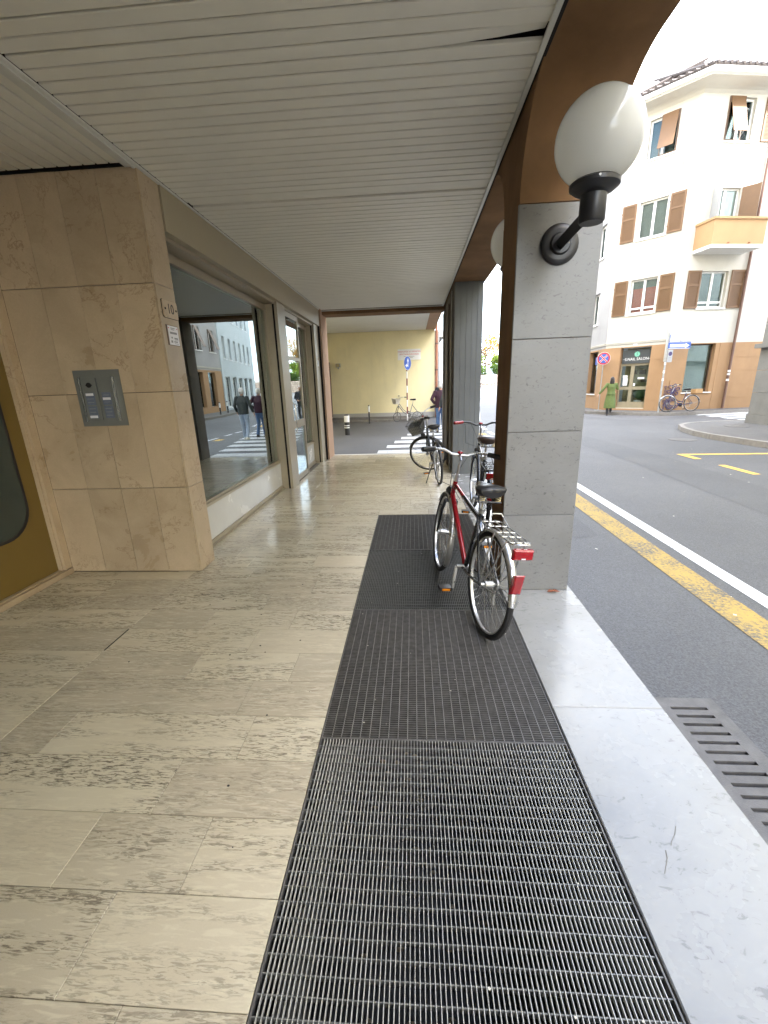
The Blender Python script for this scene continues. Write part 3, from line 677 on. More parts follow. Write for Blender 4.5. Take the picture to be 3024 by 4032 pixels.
# ---------------------------------------------------------------- globe lamps
def globe_lamp(y_wall, sgn, label, x=.938):
    z = 2.42; yp = y_wall+sgn*.0
    t = thing('globe_lamp', label, 'lamp', (x, y_wall, z), group='globe lamps on the street column')
    yg = y_wall+sgn*(.525 if sgn < 0 else .60)
    m = MB(); m.tube([(x, y_wall, z), (x, y_wall+sgn*.012, z), (x, y_wall+sgn*.022, z), (x, y_wall+sgn*.026, z)], [.118, .118, .108, .085], 32)
    m.tube([(x, y_wall+sgn*.024, z), (x, y_wall+sgn*.045, z)], [.066, .056], 24); wb(m, 'wall_plate', 'black_metal', t)
    m = MB(); m.tube([(x, y_wall+sgn*.03, z+.0), (x, yg-sgn*.03, z+.02)], .040, 4); wb(m, 'arm', 'black_metal', t)
    m = MB(); m.tube([(x, yg, 2.375), (x, yg, 2.385), (x, yg, 2.50), (x, yg, 2.502)], [.056, .064, .064, .06], 24)
    m.tube([(x, yg, 2.50), (x, yg, 2.515), (x, yg, 2.535), (x, yg, 2.552), (x, yg, 2.566)], [.064, .095, .120, .122, .104], 32); wb(m, 'socket', 'black_metal', t)
    for a_ in (20, 140, 260): m = MB(); m.tube([(x+.119*math.cos(R(a_)), yg+.119*math.sin(R(a_)), 2.545), (x+.128*math.cos(R(a_)), yg+.128*math.sin(R(a_)), 2.545)], .006, 8); wb(m, 'screw', 'dull_alloy', t)
    g_ = wb(MB().sphere((x, yg, 2.738), .207, 40, 24), 'globe', 'opal_glass', t)
    m = MB(); m.tube([(x, yg, 2.57), (x, yg, 2.66)], .016, 10); m.sphere((x, yg, 2.70), .03, 12, 8, (1, 1, 1.4)); wb(m, 'bulb', 'white_plastic', t)
globe_lamp(3.165, -1, 'large white globe lamp on black bracket, facing the viewer')
globe_lamp(3.662, 1, 'white globe lamp half hidden behind the stone column', .895)
# ================================================================ BUILDINGS ACROSS THE STREET
class Facet:
    def __init__(s, P0, d, n):
        s.P = Vector((*P0, 0)); s.d = Vector((*d, 0)).normalized(); s.n = Vector((*n, 0)).normalized()
    def p(s, a, dep, z): v = s.P+s.d*a+s.n*dep; return (v.x, v.y, z)
    def box(s, a0, a1, d0, d1, z0, z1, mb=None):
        m = MB().box(a0, a1, d0, d1, z0, z1); m.xf(s.p)
        if mb is not None: mb.add(m.v, m.f); return mb
        return m
    def holes(s, a0, a1, z0, z1, hs, t=.3):
        xs = sorted({a0, a1, *[h[0] for h in hs], *[h[1] for h in hs]}); zs = sorted({z0, z1, *[h[2] for h in hs], *[h[3] for h in hs]})
        xs = [x for x in xs if a0 <= x <= a1]; zs = [z for z in zs if z0 <= z <= z1]; m = MB()
        def solid(i, j):
            if not (0 <= i < len(xs)-1 and 0 <= j < len(zs)-1): return False
            cx, cz = (xs[i]+xs[i+1])/2, (zs[j]+zs[j+1])/2
            return not any(h[0] < cx < h[1] and h[2] < cz < h[3] for h in hs)
        for i in range(len(xs)-1):
            for j in range(len(zs)-1):
                if not solid(i, j): continue
                A_, B_, C_, D_ = xs[i], xs[i+1], zs[j], zs[j+1]
                for dep in (0, -t): m.quad(*[s.p(a, dep, z) for a, z in ((A_, C_), (B_, C_), (B_, D_), (A_, D_))])
                if not solid(i-1, j): m.quad(s.p(A_, 0, C_), s.p(A_, -t, C_), s.p(A_, -t, D_), s.p(A_, 0, D_))
                if not solid(i+1, j): m.quad(s.p(B_, 0, C_), s.p(B_, -t, C_), s.p(B_, -t, D_), s.p(B_, 0, D_))
                if not solid(i, j-1): m.quad(s.p(A_, 0, C_), s.p(B_, 0, C_), s.p(B_, -t, C_), s.p(A_, -t, C_))
                if not solid(i, j+1): m.quad(s.p(A_, 0, D_), s.p(B_, 0, D_), s.p(B_, -t, D_), s.p(A_, -t, D_))
        bmh = m; return bmh
    def M(s, a, dep, z, par, flip=False):
        ax = s.d if not flip else -s.d
        m = frame_mat(s.p(a, dep, z), ax, (0, 0, 1), s.n); m.translation -= origin(par); return m
def fwindow(F, par, a0, a1, z0, z1, inner='room_dark', curtain=None, rail=False, frame='window_white', dep=-.13):
    w = wb(F.box(a0, a1, -.36, -.30, z0, z1), 'window', inner, par)
    f = MB(); k = .06
    for q in ((a0, a0+k, z0, z1), (a1-k, a1, z0, z1), (a0+k, a1-k, z0, z0+k+.02), (a0+k, a1-k, z1-k, z1), ((a0+a1)/2-.05, (a0+a1)/2+.05, z0+k, z1-k)): F.box(q[0], q[1], dep-.05, dep, q[2], q[3], f)
    if rail: F.box(a0+k, a1-k, dep-.04, dep-.01, z0+.20, z0+.27, f)
    wb(f, 'frame', frame, w)
    for q in ((a0+k, (a0+a1)/2-.05), ((a0+a1)/2+.05, a1-k)):
        wb(F.box(q[0], q[1], dep-.035, dep-.025, z0+k+.02, z1-k), 'pane', 'window_glass', w)
    if curtain: wb(F.box(a0+k, a1-k, dep-.10, dep-.08, z0+.08, z1-(.35 if curtain == 'curtain_red' else .05)), 'curtain', curtain, w)
    wb(F.box(a0-.08, a1+.08, -.1, .05, z0-.06, z0), 'sill', frame, w)
    return w
def shutter(F, par, a0, a1, z0, z1, mat='shutter_brown'):
    m = MB(); k = .07; zm = z0+(z1-z0)*.62
    for q in ((a0, a0+k, z0, z1), (a1-k, a1, z0, z1), (a0+k, a1-k, z0, z0+.09), (a0+k, a1-k, z1-.08, z1), (a0+k, a1-k, zm-.04, zm+.04)): F.box(q[0], q[1], .012, .05, q[2], q[3], m)
    F.box(a0+k, a1-k, .012, .026, z0+.09, z1-.08, m)
    z = z0+.11
    while z < z1-.10:
        if abs(z-zm) > .06: F.box(a0+k, a1-k, .026, .038, z, z+.018, m)
        z += .042
    o = wb(m, 'shutter', mat, par)
    h = MB()
    for zz in (z0+.25, z1-.3): wb(F.box(a1-.01, a1+.03, .0, .03, zz, zz+.04), 'hinge', 'shutter_dark', o)
    return o
def tilt_shutter(F, par, a0, a1, z0, z1, out=.5, mat='shutter_brown'):
    # closed leaf whose lower part is pushed out like an awning
    m = MB(); zt = z1; t = .03
    for q0, q1, dd in ((z0+(z1-z0)*.25, z1, 0),):
        pass
    zb = z0+.16
    v = []
    for a in (a0, a1):
        for dep, z in ((.02, zt), (.02+t, zt), (.02+out, zb), (.02+out+t, zb)): v.append(F.p(a, dep, z))
    m.add(v, [(0, 1, 3, 2), (4, 6, 7, 5), (0, 4, 5, 1), (2, 3, 7, 6), (0, 2, 6, 4), (1, 5, 7, 3)])
    o = wb(m, 'shutter', mat, par)
    s = MB(); F.box(a0-.04, a0, 0, .045, z0, z1, s); F.box(a1, a1+.04, 0, .045, z0, z1, s); F.box(a0, a1, 0, .045, z0, z0+.04, s)
    wb(s, 'shutter_frame', 'shutter_dark', o)
    st = MB(); st.tube([F.p(a1-.02, .03, z0+.05), F.p(a1-.02, .02+out*.8, zb+.12)], .012, 6); wb(st, 'stay', 'pole_grey', o)

Bc = (11.04, 20.65); dm = (-.73, .683); dr = (.985, .17); dlf = (.05, .9987)
Fm = Facet(Bc, dm, (-.683, -.73)); LA = 2.556; Ac = Fm.p(LA, 0, 0)[:2]; Fr = Facet(Bc, dr, (.17, -.985)); Fl = Facet(Ac, dlf, (-.9987, .05))
sb = thing('corner_house', 'cream and orange corner house with brown shutters and a nail salon', 'building', (12, 22, 0))
WZ = 11.80
hm = [(.60, 1.86, .17, 2.89), (.72, 1.77, 4.30, 5.70), (.72, 1.77, 7.27, 8.66), (.74, 1.75, 10.15, 11.52)]
hr = [(1.02, 2.30, .86, 2.90), (1.10, 2.30, 4.33, 5.74), (1.04, 2.22, 6.46, 8.72), (1.12, 2.22, 10.26, 11.65), (3.3, 4.4, 10.26, 11.65)]
hl = [(.87, 2.10, .82, 2.86)]+[(3.3+2.1*k, 4.6+2.1*k, .5, 2.8) for k in range(3)]+[(1.5+k*2.3, 2.45+k*2.3, z, z+1.45) for k in range(4) for z in (4.16, 7.16, 10.15)]
GZ = 2.93
for F, a0, a1, hs in ((Fm, 0, LA, hm), (Fr, 0, 9, hr), (Fl, 0, 10, hl)):
    lo = [h for h in hs if h[2] < GZ]; up = [h for h in hs if h[2] >= GZ]
    wb(F.holes(a0, a1, -.05, GZ, lo), 'ground_floor_wall', 'orange_render', sb)
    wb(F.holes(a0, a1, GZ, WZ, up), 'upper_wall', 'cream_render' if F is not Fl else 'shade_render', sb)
    m = MB(); e0 = -.02 if F is not Fl else 0
    if F is not Fr: F.box(e0, a1+.02, 0, .035, 3.06, 3.12, m); F.box(e0, a1+.02, 0, .05, 3.12, 3.15, m); wb(m, 'moulding', 'cream_render', sb)
# orange courses: shallow grooves left as thin proud bands
for F, spans in ((Fm, ((0, .58), (1.88, 2.55))), (Fr, ((0, 1.0), (2.5, 8.9))), (Fl, ((.02, .85), (2.12, 3.28)))):
    for a0, a1 in spans:
        for k, (z0, z1) in enumerate(((-.04, .55), (.562, 1.13), (1.142, 1.72), (1.732, 2.30), (2.312, 2.915))):
            wb(F.box(a0+.002, a1, 0, .012, z0, z1), 'render_block', 'orange_render', sb)
# mid face
for z0, z1, cur in ((4.30, 5.70, 'curtain_red'), (7.27, 8.66, None)):
    fwindow(Fm, sb, .72, 1.77, z0, z1, 'room_dark', cur, z0 < 5)
    shutter(Fm, sb, .09, .63, z0-.02, z1+.02); shutter(Fm, sb, 1.89, 2.44, z0-.02, z1+.02)
fwindow(Fm, sb, .74, 1.75, 10.15, 11.52, 'room_dark'); tilt_shutter(Fm, sb, .74, 1.29, 10.15, 11.54, .32)
# right face
fwindow(Fr, sb, 1.10, 2.30, 4.33, 5.74, 'room_dark', None, True); shutter(Fr, sb, .46, 1.05, 4.31, 5.76); shutter(Fr, sb, 2.43, 3.03, 4.31, 5.78)
fwindow(Fr, sb, 1.04, 2.22, 6.46, 8.72, 'room_dark', 'curtain_white')
m = MB(); v = [Fr.p(a, dd, z) for a, dd in ((2.24, .02), (2.62, .48), (2.64, .46), (2.26, .0)) for z in (6.8, 8.74)]; m.add(v, [(0, 1, 3, 2), (2, 3, 5, 4), (4, 5, 7, 6), (6, 7, 1, 0), (0, 2, 4, 6), (1, 7, 5, 3)]); wb(m, 'shutter', 'shutter_brown', sb)
m = MB(); v = [Fr.p(a, dd, z) for a, dd in ((.92, .5), (.95, .5), (1.03, .02), (1.0, .02)) for z in (6.8, 8.74)]; m.add(v, [(0, 1, 3, 2), (2, 3, 5, 4), (4, 5, 7, 6), (6, 7, 1, 0), (0, 2, 4, 6), (1, 7, 5, 3)]); wb(m, 'shutter', 'sign_grey', sb)
fwindow(Fr, sb, 1.12, 2.22, 10.26, 11.65, 'room_dark'); tilt_shutter(Fr, sb, 1.12, 1.69, 10.26, 11.66, .35); shutter(Fr, sb, 2.62, 3.2, 10.25, 11.66)
for q in ((3.3, 4.4, 10.26, 11.65),): fwindow(Fr, sb, *q, 'room_dark')
# balcony
bal = wb(Fr.box(.50, 2.73, 0, .92, 6.36, 6.48), 'balcony', 'white_render', sb)
m = MB(); Fr.box(.50, 2.73, .84, .92, 6.48, 7.34, m); Fr.box(.50, .58, 0, .84, 6.48, 7.34, m); Fr.box(2.65, 2.73, 0, .84, 6.48, 7.34, m); wb(m, 'parapet', 'peach_render', bal)
m = MB(); Fr.box(.46, 2.79, .80, .97, 7.34, 7.42, m); Fr.box(.46, .62, 0, .80, 7.34, 7.42, m); Fr.box(2.61, 2.79, 0, .80, 7.34, 7.42, m); wb(m, 'coping', 'peach_render', bal)
for a in (1.2, 2.1): m = MB(); m.tube([Fr.p(a, .90, 6.53), Fr.p(a, .98, 6.53)], .025, 8); wb(m, 'spout', 'copper_pipe', bal)
# laundry rods
for F, a0, a1, z in ((Fm, .35, .9, 9.55), (Fr, .6, 1.75, 9.25)):
    m = MB(); m.tube([F.p(a0, .05, z), F.p(a0, .05, z), F.p(a1, .05, z)], .012, 6); m.sphere(F.p(a0 if F is Fm else a1, .04, z+.10), .035, 8, 6); wb(m, 'rod', 'pole_grey', sb)
m = MB(); m.tube([Fm.p(1.95, -.01, 6.72), Fm.p(1.95, .03, 6.72)], .04, 10); wb(m, 'vent', 'pole_grey', sb)
# ground floor: salon door
wb(Fm.box(.60, 1.86, -.9, -.85, .17, 2.9), 'salon_room', 'room_tan', sb)
fas = wb(Fm.box(.605, 1.80, -.22, -.16, 2.20, 2.80), 'fascia', 'fascia_grey', sb)
text('S.NAIL SALON', .165, 'sign_white', fas, Fm.M(1.20, -.157, 2.385, fas, True), sx=.95)
for a0, a1 in ((.62, .74), (1.64, 1.78)): wb(Fm.box(a0, a1, -.16, -.156, 2.385, 2.395), 'sign_line', 'sign_white', fas)
lg = MB(); c0 = (1.20, 2.60)
pts = [(c0[0]+(.125 if i % 2 else .098)*math.cos(2*math.pi*i/20), c0[1]+(.125 if i % 2 else .098)*math.sin(2*math.pi*i/20)) for i in range(20)]
lg.prism(pts, lambda a, b, d: Fm.p(a, d, b), -.159, -.154); wb(lg, 'emblem', 'salon_green', fas)
text('S', .17, 'fascia_grey', fas, Fm.M(1.20, -.152, 2.60, fas, True))
door = wb(Fm.box(.60, 1.86, -.30, -.18, .13, .20), 'salon_door', 'threshold_stone', sb)
m = MB()
for q in ((.605, .68, .20, 2.20), (1.79, 1.855, .20, 2.20), (1.25, 1.41, .20, 2.12), (.68, 1.79, 2.10, 2.20), (.68, 1.25, .20, .48), (1.41, 1.79, .20, .48), (.68, 1.25, 1.03, 1.17), (1.41, 1.79, 1.03, 1.17)): Fm.box(q[0], q[1], -.26, -.22, q[2], q[3], m)
wb(m, 'door_frame', 'door_frame_tan', door)
for a0, a1 in ((.68, 1.25), (1.41, 1.79)): wb(Fm.box(a0, a1, -.245, -.238, .48, 2.10), 'pane', 'window_glass', door)
for q in ((1.50, 1.70, 1.22, 1.56), (1.52, 1.72, 1.57, 1.68), (1.16, 1.24, 1.20, 1.32), (.80, 1.08, 1.50, 1.58)): wb(Fm.box(q[0], q[1], -.236, -.233, q[2], q[3]), 'poster', 'paper', door)
m = MB(); m.sphere(Fm.p(1.0, -.55, .85), .3, 12, 8, (1, 1, .9)); wb(m, 'plant', 'potplant', sb); m = MB(); m.ell([Fm.p(1.05, -.5, .2), Fm.p(1.05, -.5, .55)], [(.13, .13), (.17, .17)], 12); wb(m, 'pot', 'paper', sb)
for a0, a1, z0, z1 in ((1.30, 1.62, 1.72, 1.90), (.95, 1.2, 1.72, 1.92), (.70, 1.1, 1.35, 1.47)): wb(Fm.box(a0, a1, -.80, -.76, z0, z1), 'picture', 'shutter_dark', sb)
npl = wb(Fm.box(1.20, 1.36, .0, .01, 2.97, 3.05), 'number_plate', 'paper', sb)
# shop windows
for F, q in ((Fr, (1.02, 2.30, .86, 2.90)), (Fl, (.87, 2.10, .82, 2.86))):
    w = wb(F.box(q[0], q[1], -.9, -.85, q[2], q[3]), 'shop_window', 'room_teal', sb); wb(F.box(q[0], q[1], -.30, -.28, q[2], q[3]), 'sky_reflection_panel', 'frosted_sky_tint', w)  # pale panel: frosting and sky reflection put into its colour
    wb(F.box(q[0]+.03, q[1]-.03, -.20, -.19, q[2]+.03, q[3]-.03), 'pane', 'window_glass', w)
    m = MB()
    for r_ in ((q[0], q[0]+.035, q[2], q[3]), (q[1]-.035, q[1], q[2], q[3]), (q[0]+.035, q[1]-.035, q[2], q[2]+.04), (q[0]+.035, q[1]-.035, q[3]-.05, q[3])): F.box(r_[0], r_[1], -.22, -.17, r_[2], r_[3], m)
    wb(m, 'frame', 'shutter_dark', w); wb(F.box(q[0]-.06, q[1]+.12, -.15, .04, q[2]-.045, q[2]), 'sill', 'sign_white', w)
p_ = wb(Fl.box(1.15, 1.75, -.185, -.182, 2.25, 2.62), 'window_sticker', 'sign_blue', sb)
text('P', .32, 'sign_white', p_, Fl.M(1.45, -.178, 2.44, p_, False))
wb(Fl.box(.95, 2.0, -.4, -.38, .95, 2.0), 'poster', 'pole_grey', sb)
for k in range(3):
    a = 3.3+2.1*k; w = wb(Fl.box(a, a+1.3, -.9, -.85, .5, 2.8), 'shop_window', 'room_dark', sb); wb(Fl.box(a+.03, a+1.27, -.2, -.19, .53, 2.77), 'pane', 'window_glass', w)
for k in range(4):
    for z in (4.16, 7.16, 10.15):
        a = 1.5+k*2.3; fwindow(Fl, sb, a, a+.95, z, z+1.45, 'room_dark')
        if k: tilt_shutter(Fl, sb, a, a+.45, z, z+1.45, .5, 'shutter_dark')
# downpipes
m = MB(); m.tube([Fr.p(3.07, .09, .12), Fr.p(3.07, .09, 12.2)], .055, 10); dp = wb(m, 'downpipe', 'brown_pipe', sb)
m = MB()
for z in (1.3, 1.55, 1.68): m.tube([Fr.p(3.07, .09, z), Fr.p(3.07, .09, z+.09)], .058, 10)
wb(m, 'sticker', 'sign_white', dp)
m = MB(); m.tube([Fm.p(.03, .05, 2.2), Fm.p(.03, .05, 6.3)], .03, 8); wb(m, 'cable_pipe', 'cream_render', sb)
# electric box and graffiti
wb(Fr.box(.36, .82, .013, .03, 1.0, 1.42), 'meter_door', 'orange_render', sb)
gr = MB()
def stroke(F, pts, w=.018, dep=.036):
    P = [F.p(a, dep, z) for a, z in pts]; gr.tube(P, w, 5)
def loop(cx, cz, r, a0, a1, n=14, sx=1): return [(cx+sx*r*math.cos(R(a0+(a1-a0)*i/n)), cz+r*math.sin(R(a0+(a1-a0)*i/n))) for i in range(n+1)]
for k in range(6):
    a = R(60*k+15); stroke(Fr, [(.58, .98)]+[(.58+.30*math.cos(a+da)*s_, .98+.27*math.sin(a+da)*s_) for s_, da in ((.55, -.35), (.95, -.22), (1.02, .1), (.85, .32), (.4, .25))]+[(.58, .98)])
for k in range(3): stroke(Fr, loop(.62, .42, .12+.07*k, 30+40*k, 300+30*k, 16, 1.2))
stroke(Fr, [(.2, .1), (.25, .5), (.32, .62), (.30, .3), (.42, .15), (.55, .2)])
for k, z in enumerate((1.12, .97, .83, .68, .52, .36)): stroke(Fr, [(.16, z-.05), (.19, z+.05), (.24, z+.02), (.20, z), (.26, z-.05)] if k % 2 else loop(.20, z, .05, 0, 330), .011)
wb(gr, 'graffiti', 'graffiti_violet', sb)
# eaves and roof
def isect(F1, F2, d):
    # point at offset d outside both faces
    a1, b1 = F1.P+F1.n*d, F1.d; a2, b2 = F2.P+F2.n*d, F2.d
    den = b1.x*b2.y-b1.y*b2.x; t_ = ((a2.x-a1.x)*b2.y-(a2.y-a1.y)*b2.x)/den; q = a1+b1*t_; return (q.x, q.y)
def off(d): return [Fl.p(10, d, 0)[:2], isect(Fm, Fl, d), isect(Fm, Fr, d), Fr.p(9, d, 0)[:2]]
def skin(ps): # list of (polyline, z)
    m = MB()
    for (p0, z0), (p1, z1) in zip(ps, ps[1:]):
        for i in range(len(p0)-1): m.quad((*p0[i], z0), (*p0[i+1], z0), (*p1[i+1], z1), (*p1[i], z1))
    return m
wb(skin([(off(0.0), 11.74), (off(.10), 11.82), (off(.22), 11.85), (off(.75), 11.88), (off(.78), 11.93)]), 'eaves_soffit', 'cream_render', sb)
wb(skin([(off(.78), 11.93), (off(.88), 11.94), (off(.92), 12.03), (off(.90), 12.08)]), 'gutter', 'window_white', sb)
rf = wb(skin([(off(.92), 12.06), (off(.95), 12.11), (off(-3.2), 13.7)]), 'roof', 'roof_tile', sb)
rt = MB()
E_ = off(.97); T_ = off(-3.0)
for i in range(3):
    n_ = int((Vector(E_[i+1])-Vector(E_[i])).length/.24)
    for k in range(n_):
        f = (k+.5)/n_; a = Vector(E_[i]).lerp(Vector(E_[i+1]), f); nrm = (Fl, Fm, Fr)[i].n
        rt.tube([(a.x, a.y, 12.13), (a.x-nrm.x*3.5, a.y-nrm.y*3.5, 13.47)], .05, 6)
stuff(wb(rt, 'roof_tiles', 'roof_tile', rf))
# rest of the block so it is closed from above and behind
bk = MB(); q0, q1 = Fl.p(10, -.3, 0)[:2], Fr.p(9, -.3, 0)[:2]
bk.quad((*q0, 0), (q0[0]+9, q0[1]+1, 0), (q0[0]+9, q0[1]+1, 12), (*q0, 12)); bk.quad((*q1, 0), (q1[0]-1.5, q1[1]+9, 0), (q1[0]-1.5, q1[1]+9, 12), (*q1, 12)); wb(bk, 'rear_wall', 'cream_render', sb)

# blue house farther up the street
bh = thing('blue_house', 'pale blue grey terraced house farther up the street', 'building', (11, 38, 0))
Fb = Facet(Fl.p(10.05, .05, 0)[:2], (.17, .985), (-.985, .17))
hb = [(1.0+1.9*k, 1.8+1.9*k, z, z+1.6) for k in range(6) for z in (3.9, 6.9, 9.9)]+[(.7+2.3*k, 2.3+2.3*k, .3, 2.6) for k in range(5)]
wb(Fb.holes(0, 13, 2.95, 12.6, [h for h in hb if h[2] > 3]), 'upper_wall', 'grey_blue_render', bh); wb(Fb.holes(0, 13, -.05, 2.95, [h for h in hb if h[2] < 3]), 'ground_floor_wall', 'grey_blue_render', bh)
for h in hb: fwindow(Fb, bh, *h, 'room_dark')
wb(Fb.box(0, 13, -9, -.32, 0, 12.5), 'block', 'grey_blue_render', bh); wb(Fb.box(-.1, 13.1, -9, .6, 12.6, 12.9), 'roof', 'roof_tile', bh)

# stone faced house on the near right corner
rh = thing('stone_base_house', 'house with grey stone quoins at the right edge beyond the kerb', 'building', (20, 5, 0))
wb(B(10.75, 34, -26, 14.35, .25, 15.6), 'wall', 'white_render', rh)
wb(B(10.50, 34.2, -26, 14.58, .02, .37), 'plinth', 'quoin_stone', rh)
for k in range(7):
    z = .375+k*.655
    for j in range(14):
        y1 = 14.54-j*1.0
        wb(MB().box(10.52+.012*(k == 3)*0, 10.76, y1-.99, y1, z, z+.645), 'quoin', 'quoin_stone', rh)
    for j in range(4): wb(MB().box(10.78+j*1.2, 11.97+j*1.2, 14.34, 14.53, z, z+.645), 'quoin', 'quoin_stone', rh)
wb(B(10.40, 34, -26, 14.66, 2.32, 2.44), 'cornice', 'quoin_stone', rh)

# pavements
def pavement(name, edge, back, z=.1):
    st = semp(name)
    m = MB(); top = [(x, y, z) for x, y in edge]+[(x, y, z) for x, y in back]; m.add(top, [tuple(range(len(top)))]); wb(m, 'surface', 'pavement_asphalt', st)
    # kerb stones along the edge
    P = [Vector(p) for p in edge]; acc = []
    for a, b in zip(P, P[1:]):
        n_ = max(1, round((b-a).length/.95))
        for i in range(n_): acc.append((a.lerp(b, i/n_), a.lerp(b, (i+1)/n_)))
    for a, b in acc:
        d = (b-a).normalized(); nn = Vector((d.y, -d.x)); w = .13; g = d*.006
        if nn.dot(Vector(back[0])-a) < 0: nn = -nn
        q = [a+g-nn*w*.0, b-g, b-g+nn*w, a+g+nn*w]
        mm = MB(); mm.v = [(*p, RZ-.02) for p in q]+[(*p, z+.006) for p in q]; mm.f = [(0, 1, 2, 3), (4, 5, 6, 7)]+[(i, (i+1) % 4, (i+1) % 4+4, i+4) for i in range(4)]
        wb(mm, 'kerb_stone', 'kerb_stone', st)
    return st
pavement('house_pavement', [(9.6, 46), (8.4, 34), (7.6, 28), (7.35, 25), (7.5, 23), (8.23, 21.7), (8.94, 20.8), (10.0, 19.75), (10.83, 19.35), (11.6, 19.4), (14.8, 20.25), (20, 21.1)], [(20, 23.5), (12.5, 23.5), (11.5, 46)])
isl = [(8.3, 2), (8.15, 6), (8.06, 9), (7.85, 10.8), (7.76, 11.9), (7.82, 12.7), (8.08, 13.7), (8.45, 14.5), (9.0, 15.05), (9.9, 15.35), (12, 15.6), (20, 16)]
pavement('corner_pavement', isl, [(20, 2)], .10)
mh = MB(); mh.tube([(9.6, 13.6, .101), (9.6, 13.6, .108)], .30, 24); wb(mh, 'manhole_cover', 'cast_iron', road)
mh = MB(); mh.tube([(7.1, 11.9, RZ), (7.1, 11.9, RZ+.008)], .32, 24); wb(mh, 'manhole_cover', 'cast_iron', road)

# ---------------------------------------------------------------- yellow house with passage
yh = thing('yellow_house', 'yellow rendered house wall under a flat overhanging soffit', 'building', (-3, 23, 0))
wb(B(-9, 1.09, 22.3, 30, .22, 4.085), 'wall', 'yellow_render', yh); wb(B(-9.02, 1.10, 22.29, 30.1, -.05, .24), 'plinth', 'grey_render', yh)
wb(B(-9, .66, 13.6, 22.3, 4.09, 4.2), 'soffit', 'white_render', yh); wb(B(.66, 1.10, 13.6, 22.3, 4.08, 4.35), 'edge_beam', 'pink_brown_render', yh)
wb(B(-9, 1.09, 13.62, 30, 4.36, 12.5), 'upper_wall', 'cream_render', yh); wb(B(-9.4, 1.6, 13.2, 30.4, 12.5, 12.8), 'roof', 'roof_tile', yh)
wb(B(-9, -4.16, 13.7, 22.3, 0, 4.08), 'side_wall', 'yellow_render', yh); wb(B(-4.16, -4.08, 19.0, 22.28, .1, 2.75), 'gate_edge', 'shutter_dark', yh)
m = MB(); m.tube([(1.17, 22.2, -.03), (1.17, 22.2, 4.3), (1.17, 22.15, 4.6)], .062, 12); dp = wb(m, 'downpipe', 'copper_pipe', yh)
m = MB()
for z in (1.0, 2.2, 3.4): m.tube([(1.17, 22.2, z), (1.17, 22.2, z+.06)], .072, 12)
wb(m, 'pipe_clip', 'brown_pipe', dp)
fl = wb(B(-3.78, -3.56, 22.16, 22.28, 2.50, 2.68), 'floodlight', 'sign_grey', yh); wb(B(-3.75, -3.59, 22.14, 22.159, 2.52, 2.66), 'lens', 'spring_yellow', fl)
m = MB(); m.box(-3.70, -3.64, 22.2, 22.3, 2.42, 2.50); wb(m, 'bracket', 'sign_grey', fl)
sg = thing('parking_sign', 'white rental sign with two red text lines on the yellow wall', 'sign', (-.15, 22.28, 2.98))
wb(B(-.708, .404, 22.272, 22.296, 2.74, 3.235), 'board', 'sign_white', sg)
for tx, z, s_ in (('PARKPLÄTZE ZU VERMIETEN', 3.115, .086), ('AFFITTANSI PARCHEGGI', 2.995, .086)):
    text(tx, s_, 'print_red', sg, Matrix.Translation(Vector((-.152, 22.270, z))-origin(sg)) @ Matrix.Rotation(R(90), 4, 'X'))
for x0, x1, z in ((-.42, .10, 2.90), (-.2, .02, 2.84)): wb(B(x0, x1, 22.2695, 22.2715, z-.008, z+.008), 'print_line', 'print_grey', sg)
nb = thing('shop_house', 'grey shop house beyond the copper downpipe', 'building', (1.3, 32, 0))
wb(B(-9, 1.45, 30.2, 60, 4.0, 12.5), 'upper_wall', 'cream_render', nb); wb(B(-9, 1.32, 22.45, 30.2, -.05, 4.05), 'wall', 'grey_render', nb); wb(B(1.1, 1.55, 22.5, 60, 3.75, 3.99), 'ledge', 'white_render', nb)
for k in range(5):
    y0 = 23.0+k*1.5; w = wb(B(1.325, 1.34, y0, y0+1.25, .4, 3.1), 'shop_window', 'room_dark', nb); wb(B(1.34, 1.346, y0+.03, y0+1.22, .43, 3.07), 'pane', 'window_glass', w)
    m = MB(); m.box(1.34, 1.37, y0, y0+.03, .4, 3.1); m.box(1.34, 1.37, y0+1.22, y0+1.25, .4, 3.1); m.box(1.34, 1.37, y0+.03, y0+1.22, 3.07, 3.1); wb(m, 'frame', 'shutter_dark', w)
# side pavement under the yellow house
sp_ = semp('side_pavement'); wb(B(-4.1, .75, 20.45, 22.29, RZ-.02, .06), 'surface', 'pavement_asphalt', sp_)
for k in range(5): wb(MB().bev(-4.1+.97*k+.004, -4.1+.97*(k+1)-.004, 20.30, 20.449, RZ-.02, .066, .01), 'kerb_stone', 'kerb_stone', sp_)

